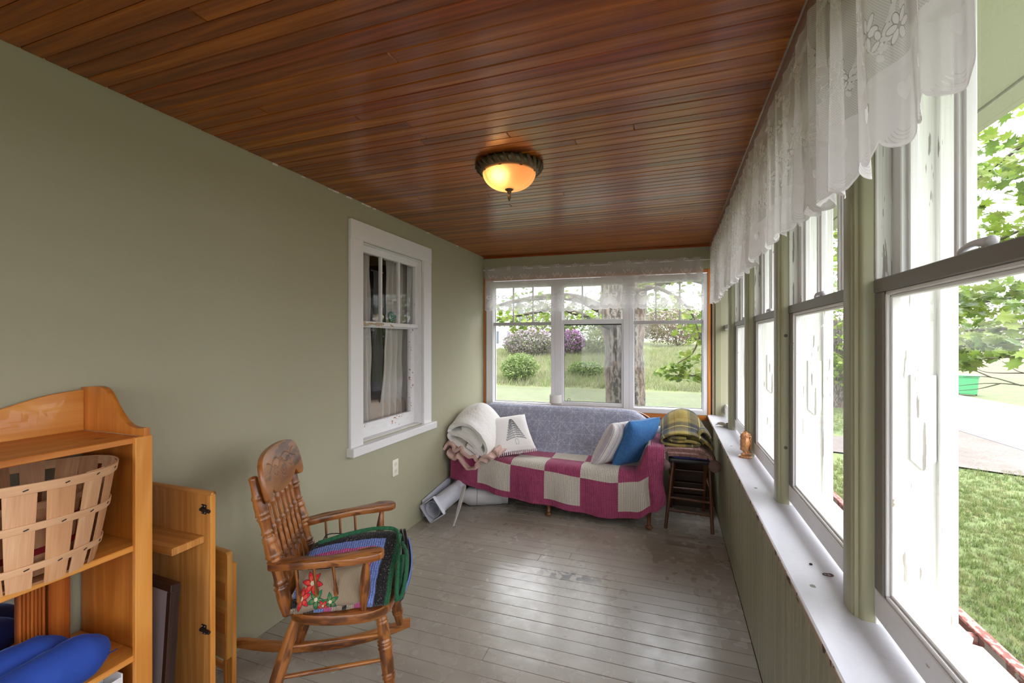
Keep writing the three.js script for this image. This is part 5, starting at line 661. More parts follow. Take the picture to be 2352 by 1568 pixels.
// ---- sofa under its covers ----
const SX0 = -1.87, SX1 = -0.075, hemAt = (x) => { const k = [[-1.9, 0.235], [-1.75, 0.205], [-1.6, 0.168], [-1.3, 0.12], [-0.975, 0.098], [-0.7, 0.072], [-0.46, 0.055], [-0.25, 0.085], [-0.12, 0.165], [-0.05, 0.2]]; for (let i = 0; i + 1 < k.length; i++) if (x <= k[i + 1][0]) return lerp(k[i][1], k[i + 1][1], smooth(x, k[i][0], k[i + 1][0]) * 0.5 + 0.5 * clamp((x - k[i][0]) / (k[i + 1][0] - k[i][0]), 0, 1)); return 0.2; };
{
  const t = thing('sofa', 'antique wooden-framed sofa hidden under a grey quilt and a checked crochet throw', 'sofa'), wd = phys(0xffffff, 0.4, { map: woodTex(0x54301a, 0x8a5330, 801), clearcoat: 0.3 }), up = std(0x7b5a34, 0.85, { bumpMap: speck, bumpScale: 0.003 });
  obj('seat', crease(extrude(rounded(SX1 - SX0 - 0.06, 0.46, 0.05), 0.17, { bevel: 0.03 }).rotateX(-PI / 2).translate((SX0 + SX1) / 2, 0.235, -3.935), 0.7), up, t);
  obj('seat_rail', span(SX0 + 0.02, SX1 - 0.02, 0.17, 0.245, -3.72, -3.69, { c: 0.006 }), wd, t); obj('seat_rail', span(SX0 + 0.02, SX1 - 0.02, 0.17, 0.245, -4.4, -4.37, { c: 0.006 }), wd, t);
  const bp = [[-1.83, 0.4], [-1.85, 0.6], [-1.82, 0.74], [-1.7, 0.79], [-1.2, 0.8], [-0.5, 0.8], [-0.3, 0.785], [-0.17, 0.72], [-0.1, 0.6], [-0.09, 0.4]], bk = extrude(new THREE.SplineCurve(bp.map((p) => new THREE.Vector2(...p))).getPoints(60).map((p) => [p.x, p.y]), 0.12, { bevel: 0.035 });
  { const p = bk.attributes.position; for (let i = 0; i < p.count; i++) p.setZ(i, p.getZ(i) - 4.31 - (p.getY(i) - 0.42) * 0.5); } obj('back', crease(bk, 0.9), up, t);
  obj('crest_rail', tube(bp.slice(1, -1).map(([x, y]) => V(x, y + 0.006, -4.25 - (y - 0.42) * 0.5)), 0.021, { seg: 60, rs: 10 }), wd, t);
  for (const [x, s] of [[SX0 + 0.075, -1], [SX1 - 0.075, 1]]) { obj('arm', [extrude(rounded(0.1, 0.34, 0.045), 0.5, { bevel: 0.02 }).translate(x, 0.4, -4.25), tube([V(x, 0.575, -3.75), V(x, 0.585, -4), V(x, 0.6, -4.3)], 0.055, { seg: 12, rs: 16 })].map((g) => crease(g, 0.8)), up, t); }
  for (const [x, z] of [[-1.79, -3.71], [-0.975, -3.71], [-0.16, -3.71], [-1.79, -4.38], [-0.16, -4.38]]) obj('leg', [tube([V(x, 0.2, z), V(x, 0.13, z + 0.018), V(x, 0.06, z + 0.008), V(x, 0.03, z + 0.02)], (q) => lerp(0.03, 0.015, Math.min(1, q * 1.5)), { seg: 12, rs: 10 }), turned([[0.0001, 0], [0.022, 0], [0.03, 0.012], [0.026, 0.026], [0.012, 0.036], [0.0001, 0.038]], 8).translate(x, 0, z + 0.022)], wd, t);
}
{
  // quilt over the sofa back
  const lines = (() => { const W = 1024, H = 512, cv = document.createElement('canvas'); cv.width = W; cv.height = H; const g = cv.getContext('2d'), r = rng(811); g.fillStyle = '#9597ab'; g.fillRect(0, 0, W, H); for (let i = 0; i < 5200; i++) { g.strokeStyle = `rgba(${200 + 40 * r()},${200 + 40 * r()},${215 + 30 * r()},${0.25 + 0.3 * r()})`; g.lineWidth = 0.8 + r(); let x = r() * W, y = r() * H; g.beginPath(); g.moveTo(x, y); for (let k = 0; k < 3; k++) { x += (r() - 0.5) * 22; y += (r() - 0.5) * 22; g.lineTo(x, y); } g.stroke(); } g.strokeStyle = 'rgba(226,228,240,0.6)'; g.lineWidth = 1.4; const P = 64; for (let x = 0; x <= W; x += P) { g.beginPath(); g.moveTo(x, 0); g.lineTo(x, H); g.stroke(); } for (let y = 0; y <= H; y += P) { g.beginPath(); g.moveTo(0, y); g.lineTo(W, y); g.stroke(); } for (let x = -H; x <= W; x += 2 * P) { g.beginPath(); g.moveTo(x, 0); g.lineTo(x + H, H); g.stroke(); g.beginPath(); g.moveTo(x + H, 0); g.lineTo(x, H); g.stroke(); } const q = new THREE.CanvasTexture(cv); q.colorSpace = THREE.SRGBColorSpace; q.wrapS = q.wrapT = THREE.RepeatWrapping; return q; })();
  lines.repeat.set(1 / 1.75, 1 / 0.88);
  const t = thing('quilt', 'blue-grey quilt with white starburst stitching draped over the sofa back', 'quilt'), pr = path([[0.43, -4.09], [0.47, -4.155], [0.6, -4.225], [0.72, -4.285], [0.795, -4.325], [0.823, -4.37], [0.815, -4.42], [0.74, -4.455], [0.58, -4.47]]);
  const topAt = (x) => 1 - 0.36 * smooth(x, -0.42, -0.09) ** 1.6;
  obj('cloth', sheet(90, 40, (u, v) => { const p = pr.at(v), x = lerp(-1.765 + 0.0 * v, -0.085, u) + (u < 0.2 ? (1 - u / 0.2) * -0.05 * (1 - v) : 0), k = topAt(x); return V(x, 0.43 + (p.x - 0.43) * k + 0.004 * N3(u * 30, v * 12, 812), p.y + 0.012 * N3(x * 7, v * 5, 813) + 0.02 * (1 - k) * v); }, { th: 0.012, uv: (u, v) => [u * 1.7, v * pr.L] }), cloth(0xffffff, { map: lines, bumpMap: lines, bumpScale: 0.004 }), t);
}
{
  // checked crochet throw over seat, front and right arm
  const S = 0.315, X0 = -1.905, W = 1.9, H = 1.0, mg = hex(0xbb5078), mg2 = hex(0xa03f66), cr = hex(0xe0d7c8);
  const map = tex(1024, 512, (u, v) => { const x = X0 + u * W, s = v * H, jag = 0.006 * Math.abs(mod(x * 60, 1) - 0.5); const border = s < 0.05 + jag || x > -0.115 || x < -1.9; const i = Math.floor((x + 0.995 + 0.004 * Math.abs(mod(s * 50, 1) - 0.5)) / S), j = (s < 0.28 + jag ? 0 : Math.floor((s - 0.28 + jag) / 0.27) + 1); const rib = 0.74 + 0.26 * Math.sin(x * 2 * PI / 0.0135) ** 2; const c = border || mod(i + j, 2) === 1 ? mixc(mg2, mg, fbm(u, v, 60, 40, 821, 2)) : cr; return c.map((q) => q * rib); }, { clampEdge: true });
  const kb = knitBump(8, 10); kb.repeat.set(W / 0.108, H / 0.1);
  const t = thing('crochet_throw', 'magenta and cream checked crochet throw hanging over the sofa seat and front', 'blanket');
  const T = (x) => 0.432 + 0.21 * smooth(x, -0.27, -0.16) + 0.18 * smooth(-x, 1.66, 1.8);
  const cols = new Map(), col = (u) => { const k = Math.round(u * 1e5); if (!cols.has(k)) { const x = lerp(SX0 - 0.02, -0.045, u), y = T(x), h = hemAt(x), fr = 0.018 * N3(x * 9, 2, 822), arm = smooth(x, -0.27, -0.15); cols.set(k, path([[h, -3.655 + fr + 0.03 * arm], [lerp(h, 0.36, 0.45), -3.66 + fr * 0.8], [0.35 + (y - 0.432) * 0.8, -3.672 + 0.01 * arm], [y - 0.02, -3.695 + 0.0 * arm], [y + 0.002, -3.76], [y + 0.004 - 0.012 * (1 - arm), -3.92], [y - 0.0 + 0.03 * arm, -4.1]])); } return cols.get(k); };
  obj('cloth', sheet(150, 56, (u, v) => { const c = col(u), p = c.at(v), x = lerp(SX0 - 0.02, -0.045, u), arm = smooth(x, -0.26, -0.12), lo = 1 - smooth(v, 0, 0.45); return V(x + 0.014 * Math.sin(v * 9 + 1) * arm * lo * 2 - 0.02 * lo * arm, p.x, p.y + lo * (0.012 * Math.sin(x * 21) + 0.03 * arm * Math.sin(x * 45 + v * 4)) + (x > -0.1 ? -0.03 * smooth(x, -0.1, -0.045) * lo : 0)); }, { th: 0.011, uv: (u, v) => [u, v * col(u).L / H] }), cloth(0xffffff, { map, bumpMap: kb, bumpScale: 0.004 }), t);
}
// ---- cushions ----
function cushion(t, w, h, th, { front, back, uvScale, seed = 1, name = 'cover' }) {
  const f = (s) => sheet(26, 26, (u, v) => { const a = u * 2 - 1, b = v * 2 - 1, k = Math.pow(Math.max(0, (1 - a * a * a * a) * (1 - b * b * b * b)), 0.55), px = 1 - 0.07 * (1 - b * b) * Math.abs(a), py = 1 - 0.07 * (1 - a * a) * Math.abs(b); return V((s > 0 ? a : -a) * w / 2 * px, b * h / 2 * py, s * (th / 2 * k + 0.004 * N3(a * 6, b * 6, seed) * k)); }, { uv: uvScale ? (u, v) => [u * w, v * h] : undefined });
  obj(name, f(1), front, t); obj('back_cover', f(-1), back || front, t);
}
const basis = (t, right, upv, at) => { const x = right.clone().normalize(), z = x.clone().cross(upv).normalize(), y = z.clone().cross(x); t.quaternion.setFromRotationMatrix(new THREE.Matrix4().makeBasis(x, y, z)); t.position.copy(at); };
const stripes = (cols, rep) => tex(256, 16, (u) => { for (const [a, b, c] of cols) if (u >= a && u < b) return hex(c); return hex(cols[0][2]); }, { rep });
{
  const tree = (() => { const n = 512, cv = document.createElement('canvas'); cv.width = cv.height = n; const g = cv.getContext('2d'), r = rng(831); g.fillStyle = '#e9e4e1'; g.fillRect(0, 0, n, n); for (let i = 0; i < 9000; i++) { g.fillStyle = `rgba(${150 + 60 * r()},${140 + 60 * r()},${140 + 60 * r()},0.10)`; g.fillRect(r() * n, r() * n, 2, 1); } g.strokeStyle = g.fillStyle = '#565860'; g.lineWidth = 2.2; const cx = 290; g.strokeRect(cx - 16, 395, 34, 62); for (let k = 0; k < 9; k++) { const y = 120 + k * 32, w = 26 + k * 13; for (const s of [-1, 1]) { g.beginPath(); g.moveTo(cx, y - 12); g.quadraticCurveTo(cx + s * w * 0.5, y, cx + s * w, y + 20); g.stroke(); for (let q = 0; q < 7; q++) { const tq = (q + 1) / 8, x = cx + s * w * tq, yy = y - 12 + 32 * tq * tq; for (const d of [-1, 1]) { g.beginPath(); g.ellipse(x + d * 4, yy + d * 6, 9, 3.5, s * 0.6 + d * 0.7, 0, 7); r() < 0.65 ? g.fill() : g.stroke(); } } } } g.beginPath(); g.moveTo(cx, 90); g.lineTo(cx, 395); g.stroke(); for (let i = 0; i < 3; i++) { g.beginPath(); g.ellipse(cx, 100 + i * 8, 3, 7, 0, 0, 7); g.fill(); } const q = new THREE.CanvasTexture(cv); q.colorSpace = THREE.SRGBColorSpace; return q; })();
  const ticking = tex(256, 16, (u) => mixc(hex(0xd6c4bd), hex(0x76686e), [0.3, 0.42, 0.48, 0.53, 0.66].some((a) => Math.abs(u - a) < 0.022) ? 0.9 : 0));
  const t = thing('tree_cushion', 'cream cushion printed with a potted tree sprig leaning at the sofa\'s left', 'cushion'); basis(t, V(0.3, 0.03, -0.2), V(-0.2, 0.27, -0.24), V(-1.42, 0.607, -3.97));
  cushion(t, 0.4, 0.42, 0.13, { front: cloth(0xffffff, { map: tree }), back: cloth(0xffffff, { map: ticking }), seed: 3 });
  obj('gusset', [sheet(4, 20, (u, v) => V(-0.2 + 0.004 * Math.sin(v * PI) * 2, (v - 0.5) * 0.39, -(u - 0.5) * 0.055 * Math.sin(PI * clamp(v, 0.04, 0.96)) ** 0.5 - 0.004), { th: 0.003, uv: (u, v) => [u * 0.9 + 0.1, v] })], cloth(0xffffff, { map: ticking }), t);
  const fr = []; for (let i = 0; i < 22; i++) { const x = -0.19 + i * 0.0181; fr.push(tube([V(x, -0.194, 0.002), V(x + 0.003, -0.212, 0.006), V(x - 0.002, -0.228, 0.004)], 0.0055, { seg: 5, rs: 6 })); } obj('fringe', fr, cloth(0xd7c3cb), t);
  const st = tex(256, 64, (u, v) => { const x = mod(u * 5, 1); const c = x < 0.2 ? 0xbfb4bd : x < 0.28 ? 0xe3dedd : x < 0.34 ? 0xab9da8 : x < 0.7 ? 0xe6e1dd : x < 0.76 ? 0xb8a9b4 : 0xdcd5d3; return hex(c).map((q) => q * (0.95 + 0.08 * vn(u * 50, v * 60, 50, 60, 3))); });
  const s = thing('striped_cushion', 'pale cushion with faded mauve stripes leaning against the blue cushion', 'cushion'); basis(s, V(0.5, -0.02, -0.75), V(0.28, 0.36, -0.02), V(-0.455, 0.612, -3.9)); cushion(s, 0.33, 0.45, 0.14, { front: cloth(0xffffff, { map: st }), seed: 5 });
  const denim = tex(256, 256, (u, v) => mixc(hex(0x2f5f96), hex(0x4a80b8), fbm(u, v, 40, 40, 841, 3) * 0.7 + 0.5 * fbm(u, v, 3, 3, 842, 3) - 0.1));
  const b = thing('blue_cushion', 'denim-blue cushion leaning at the right end of the sofa', 'cushion'); basis(b, V(0.6, 0.02, -0.7), V(0.29, 0.39, -0.03), V(-0.275, 0.628, -3.93)); cushion(b, 0.36, 0.47, 0.15, { front: cloth(0xffffff, { map: denim, bumpMap: speck, bumpScale: 0.002 }), seed: 9 });
}
// ---- folded blankets: a strip of cloth following a folded outline, pushed back in depth ----
function folded(t, name, pts, z0, z1, rise, mat, { th = 0.03, nu = 90, nv = 26, shrink = 0.06, wob = 0.012, seed = 1, uv, ten = 0.5, shift = 0 } = {}) {
  const p = path(pts, false, ten), ys = pts.map((q) => q[1]), lo = Math.min(...ys), hi = Math.max(...ys), cx = pts.reduce((a, q) => a + q[0], 0) / pts.length;
  obj(name, sheet(nu, nv, (u, v) => { const q = p.at(u), k = (q.y - lo) / (hi - lo), e = Math.sin(PI * clamp(v, 0, 1)) ** 0.3, x = cx + (q.x - cx) * (1 - shrink * (1 - e)) + shift * v; return V(x + wob * N3(q.y * 20, v * 5, seed), q.y + rise(v) * k + wob * N3(q.x * 14 + 3, v * 6, seed + 1) - 0.018 * (1 - e) * k, lerp(z0, z1, v) + wob * 1.5 * N3(q.x * 10, q.y * 10, seed + 2)); }, { th, uv: uv || ((u, v) => [u * p.L, v * Math.abs(z1 - z0)]) }), mat, t);
}
{
  const plush = tex(256, 256, (u, v) => 0.6 * fbm(u, v, 24, 24, 851, 4) + 0.4 * fbm(u, v, 6, 6, 852, 2), { srgb: false, rep: [3, 3] });
  const t = thing('white_blanket', 'thick white plush blanket folded in a mound on the sofa\'s left arm', 'blanket'), m = cloth(0xe4e0dc, { bumpMap: plush, bumpScale: 0.006, sheen: 0.6 });
  folded(t, 'fold', [[-1.72, 0.555], [-1.63, 0.5], [-1.605, 0.485], [-1.6, 0.462], [-1.64, 0.455], [-1.75, 0.52], [-1.88, 0.595], [-1.905, 0.625], [-1.88, 0.655], [-1.76, 0.63], [-1.65, 0.56], [-1.575, 0.49], [-1.545, 0.47], [-1.515, 0.505], [-1.53, 0.58], [-1.6, 0.68], [-1.7, 0.745], [-1.8, 0.745], [-1.88, 0.71], [-1.905, 0.66]], -3.64, -4.12, (v) => 0.11 * smooth(v, 0, 0.75) - 0.02 * smooth(v, 0.8, 1), m, { th: 0.032, nu: 120, seed: 5, wob: 0.014 });
  folded(t, 'inner_fold', [[-1.84, 0.66], [-1.74, 0.66], [-1.66, 0.6], [-1.6, 0.555], [-1.6, 0.6], [-1.68, 0.68], [-1.78, 0.7]], -3.67, -4.08, (v) => 0.11 * smooth(v, 0, 0.75), m, { th: 0.045, seed: 15 });
  const pk = cloth(0xc9a79c, { bumpMap: plush, bumpScale: 0.005 }), k = thing('pink_blanket', 'dusty pink fleece blanket crumpled beneath the folded white one', 'blanket');
  folded(k, 'fold', [[-1.93, 0.5], [-1.915, 0.555], [-1.86, 0.56], [-1.82, 0.5], [-1.77, 0.53], [-1.74, 0.485], [-1.69, 0.45], [-1.64, 0.465], [-1.61, 0.425], [-1.57, 0.435], [-1.54, 0.47], [-1.49, 0.48], [-1.45, 0.455]], -3.615, -4.0, (v) => 0.05 * v, pk, { th: 0.022, nu: 110, seed: 25, wob: 0.02, shrink: 0.02 });
  folded(k, 'hanging_fold', [[-1.9, 0.47], [-1.83, 0.43], [-1.79, 0.45], [-1.73, 0.38], [-1.69, 0.35], [-1.64, 0.355], [-1.61, 0.36], [-1.6, 0.405], [-1.56, 0.44], [-1.5, 0.43]], -3.6, -3.68, (v) => 0.04 * v, pk, { th: 0.016, nu: 90, nv: 10, seed: 35, wob: 0.02 });
  folded(k, 'ruffle', [[-1.6, 0.43], [-1.57, 0.47], [-1.55, 0.44], [-1.52, 0.5], [-1.49, 0.455], [-1.46, 0.52], [-1.43, 0.47], [-1.41, 0.5]], -3.68, -3.95, (v) => 0.04 * v, pk, { th: 0.02, nu: 90, seed: 45, wob: 0.03 });
}
{
  const tart = (u, v) => { const seq = (q) => { q = mod(q, 1); return q < 0.2 ? 0 : q < 0.26 ? 1 : q < 0.5 ? 2 : q < 0.53 ? 3 : q < 0.66 ? 2 : q < 0.7 ? 1 : q < 0.84 ? 0 : q < 0.855 ? 4 : 0; }; const C = [0xa08c4a, 0x625f3c, 0x33343a, 0xd2c87c, 0x8f5026].map(hex), w = mod(Math.floor(u * 512) + Math.floor(v * 512), 2); return mixc(C[seq(u * 2)], C[seq(v * 2 + 0.1)], 0.32 + 0.36 * w); };
  const pm = tex(512, 512, tart, { rep: [1.7, 1.7] }), wool = cloth(0xffffff, { map: pm, bumpMap: speck, bumpScale: 0.002 });
  const t = thing('plaid_blanket', 'yellow and charcoal plaid wool blanket folded on top of the corner stool', 'blanket');
  folded(t, 'fold', [[0.12, 0.715], [0.02, 0.712], [-0.005, 0.7], [0.0, 0.688], [0.05, 0.682], [0.14, 0.692], [0.2, 0.68], [0.23, 0.668], [0.18, 0.655], [0.06, 0.65], [-0.04, 0.655], [-0.07, 0.675], [-0.07, 0.7], [-0.02, 0.735], [0.08, 0.76], [0.18, 0.748], [0.25, 0.705], [0.3, 0.66], [0.322, 0.63]], -3.8, -4.24, (v) => 0.13 * smooth(v, 0.08, 0.85), wool, { th: 0.014, nu: 130, seed: 55, wob: 0.012 });
  folded(t, 'inner_fold', [[-0.03, 0.69], [0.05, 0.72], [0.14, 0.725], [0.2, 0.7], [0.26, 0.665]], -3.86, -4.2, (v) => 0.1 * smooth(v, 0.1, 0.85), wool, { th: 0.03, seed: 65 });
  folded(t, 'corner_loop', [[0.205, 0.715], [0.225, 0.765], [0.255, 0.775], [0.285, 0.745], [0.305, 0.69]], -3.83, -3.99, () => 0, wool, { th: 0.012, seed: 68, nu: 40, nv: 12 });
  const kn = knitBump(4, 4); kn.repeat.set(34, 34);
  const yarn = cloth(0xffffff, { map: tex(256, 256, (u, v) => mixc(hex(0xb98880), hex(0xe3bdb4), fbm(u, v, 40, 40, 861, 3) * 1.3 - 0.2), { rep: [6, 6] }), bumpMap: kn, bumpScale: 0.006 }), p = thing('pink_knit_throw', 'pink chunky knit throw with pompom corners under the plaid blanket', 'blanket');
  folded(p, 'fold', [[-0.055, 0.5], [-0.062, 0.56], [-0.05, 0.615], [0.02, 0.63], [0.14, 0.632], [0.24, 0.625], [0.29, 0.59], [0.325, 0.54]], -3.8, -4.2, () => 0, yarn, { th: 0.03, seed: 75, wob: 0.01 });
  folded(p, 'under_fold', [[-0.03, 0.585], [0.05, 0.59], [0.15, 0.592], [0.25, 0.58], [0.28, 0.565]], -3.8, -4.2, () => 0, yarn, { th: 0.03, seed: 78, wob: 0.008 });
  for (const [x, y, z, r, s] of [[-0.043, 0.492, -3.775, 0.042, 1], [0.318, 0.525, -3.73, 0.046, 2]]) { const g = new THREE.SphereGeometry(r * 0.86, 40, 28), q = g.attributes.position; for (let i = 0; i < q.count; i++) { const k = 1 + 0.2 * (hash(Math.round(q.getX(i) * 2e4), Math.round(q.getY(i) * 2e4), Math.round(q.getZ(i) * 2e4) + s) - 0.4); q.setXYZ(i, q.getX(i) * k, q.getY(i) * k * 1.12, q.getZ(i) * k); } g.computeVertexNormals(); obj('pompom', g.translate(x, y, z), yarn, p); }
  const b = thing('blue_cloth', 'folded navy blue cloth between the black stool seat and the pink throw', 'cloth'), bc = cloth(0x3a4184, { bumpMap: speck, bumpScale: 0.001 });
  folded(b, 'fold', [[0.265, 0.562], [0.15, 0.566], [0.05, 0.572], [0.012, 0.566], [0.03, 0.556], [0.1, 0.551], [0.2, 0.5495], [0.29, 0.549]], -3.815, -4.1, () => 0, bc, { th: 0.007, seed: 85, wob: 0.002, nu: 60 });
}
// ---- afghan and needlework cushion on the rocking chair ----
{
  const yarn = knitBump(8, 8), band = [[0.02, 0x1f5a39], [0.055, 0x17151a], [0.085, 0x6f84c4], [0.115, 0xc2588f], [0.138, 0xa99a86], [0.152, 0x17151a], [0.185, 0xa99a86], [0.21, 0xc2588f], [0.24, 0x6f84c4], [0.27, 0x17151a], [9, 0x8f7f68]].map(([d, c]) => [d, hex(c)]);
  const t = thing('striped_afghan', 'folded crochet afghan banded green, black, blue and pink on the rocking chair', 'blanket', CH, CHT);
  const W = 0.36, pr = path([[0.475, 0.437], [0.482, 0.46], [0.44, 0.5], [0.34, 0.56], [0.26, 0.603], [0.225, 0.615], [0.185, 0.605], [0.12, 0.57], [0.06, 0.5], [0.05, 0.437]]), L = pr.L, top = 0.6 * L;
  const map = tex(512, 512, (u, v) => { const a = (Math.abs(v * L - top) + 0.003 * vn(u * 90, v * 4, 90, 4, 3)) * 0.8, b = ((1 - u) * W + 0.004) * 0.85, d = Math.min(a, b) + 0.001; let c = band[band.length - 1][1]; for (const [e, q] of band) if (d < e) { c = q; break; } const fl = c[0] < 0.12 && c[2] < 0.13 && vn(u * 150, v * 260, 150, 260, 871) > 0.86; return (fl ? hex(0xb59b8a) : c).map((q) => q * (0.85 + 0.25 * vn(u * 120, v * 200, 120, 200, 872))); }, { clampEdge: true });
  yarn.repeat.set(5, 9); const m = cloth(0xffffff, { map, bumpMap: yarn, bumpScale: 0.004 });
  obj('cover', sheet(60, 70, (u, v) => { const p = pr.at(v), e = Math.pow(Math.sin(PI * clamp(0.03 + u * 0.94, 0, 1)), 0.06), y = 0.437 + (p.y - 0.437) * (0.93 + 0.07 * u) * e, x = 0.105 + u * W * (0.9 + 0.1 * (p.y - 0.4) / 0.2); return V(x + 0.012 * N3(p.x * 12, p.y * 12, 7) - 0.03 * (1 - v) * (1 - u), y + 0.012 * N3(u * 6, v * 7, 8), p.x - 0.05 * u * smooth(p.y, 0.5, 0.62) * 0.6); }, { th: 0.008, uv: (u, v) => [u, v] }), m, t);
  const G = cloth(0x1f5a39, { bumpMap: yarn, bumpScale: 0.004 }), K = cloth(0x17151a, { bumpMap: yarn, bumpScale: 0.004 });
  obj('edging', [tube([V(0.12, 0.598, 0.235), V(0.25, 0.622, 0.215), V(0.36, 0.63, 0.2), V(0.44, 0.62, 0.2), V(0.462, 0.6, 0.26), V(0.468, 0.54, 0.39), V(0.47, 0.47, 0.47), V(0.474, 0.45, 0.46), V(0.478, 0.5, 0.4), V(0.482, 0.56, 0.33)], 0.009, { seg: 60, rs: 8 }), tube([V(0.478, 0.6, 0.3), V(0.5, 0.585, 0.36), V(0.503, 0.53, 0.42), V(0.487, 0.46, 0.465), V(0.465, 0.442, 0.46)], 0.008, { seg: 30, rs: 8 })], G, t);
  const side = (dx, s) => sheet(10, 24, (u, v) => { const k = PI * v, z = 0.16 + 0.3 * v, h = 0.165 * (1 - v * 0.93) ; return V(0.462 + dx + 0.012 * Math.sin(PI * u) + 0.02 * Math.sin(k), 0.44 + u * (h * 0.9 + 0.015), z); }, { th: 0.012 });
  obj('folded_end', [side(0, 1), side(0.016, 2)], K, t); const bl = sheet(6, 20, (u, v) => V(0.497 + 0.02 * Math.sin(PI * v) + 0.004 * u, 0.452 + (0.3 + 0.5 * u) * 0.16 * (1 - v * 0.9), 0.2 + 0.24 * v), { th: 0.006 }); obj('blue_band', bl, cloth(0x6f84c4, { bumpMap: yarn, bumpScale: 0.003 }), t);
  obj('yarn_loop', tube([V(0.135, 0.6, 0.235), V(0.15, 0.625, 0.225), V(0.19, 0.628, 0.22), V(0.25, 0.614, 0.215)], 0.0024, { seg: 16, rs: 5 }), K, t);
  const poin = (() => { const w = 512, h = 256, cv = document.createElement('canvas'); cv.width = w; cv.height = h; const g = cv.getContext('2d'), r = rng(881); g.fillStyle = '#8d7c66'; g.fillRect(0, 0, w, h); for (let x = 0; x < w; x += 5) { g.strokeStyle = x % 10 ? '#7c6b56' : '#a2917a'; g.lineWidth = 2; g.beginPath(); g.moveTo(x, 0); g.lineTo(x - 30, h); g.stroke(); } const star = (cx, cy, R, n, c, rot) => { for (let i = 0; i < n; i++) { const a = rot + i / n * 2 * PI; g.save(); g.translate(cx, cy); g.rotate(a); g.fillStyle = c; g.strokeStyle = '#1c1416'; g.lineWidth = 4; g.beginPath(); g.moveTo(0, -9); g.quadraticCurveTo(R * 0.55, -R * 0.38, R, 0); g.quadraticCurveTo(R * 0.55, R * 0.38, 0, 9); g.closePath(); g.stroke(); g.fill(); g.strokeStyle = '#e8b36a'; g.lineWidth = 1.6; for (let q = -1; q < 2; q++) { g.beginPath(); g.moveTo(R * 0.2, q * 5); g.lineTo(R * 0.6, q * 8); g.stroke(); } g.restore(); } g.fillStyle = '#c9bda0'; g.beginPath(); g.arc(cx, cy, R * 0.2, 0, 7); g.fill(); }; star(150, 190, 66, 5, '#1d6b42', 0.3); star(250, 215, 60, 5, '#1d6b42', 0.8); star(115, 90, 78, 6, '#cc1f28', 0.2); star(40, 175, 72, 6, '#c41c26', 0.7); star(200, 235, 40, 5, '#c41c26', 0.4); const q = new THREE.CanvasTexture(cv); q.colorSpace = THREE.SRGBColorSpace; return q; })();
  const c = thing('needlework_cushion', 'tan ribbed cushion with red poinsettias behind the near arm of the rocking chair', 'cushion'); const cw = (f, u, s) => V(f, u, s).applyAxisAngle(V(0, 1, 0), CHT).add(V(...CH));
  basis(c, cw(1, 0, 0).sub(cw(0, 0, 0.06)), cw(0, 1, -0.55).sub(cw(0, 0, 0)), cw(0.225, 0.508, 0.445)); cushion(c, 0.27, 0.15, 0.075, { front: cloth(0xffffff, { map: poin, bumpMap: poin, bumpScale: 0.002 }), seed: 13 });
}
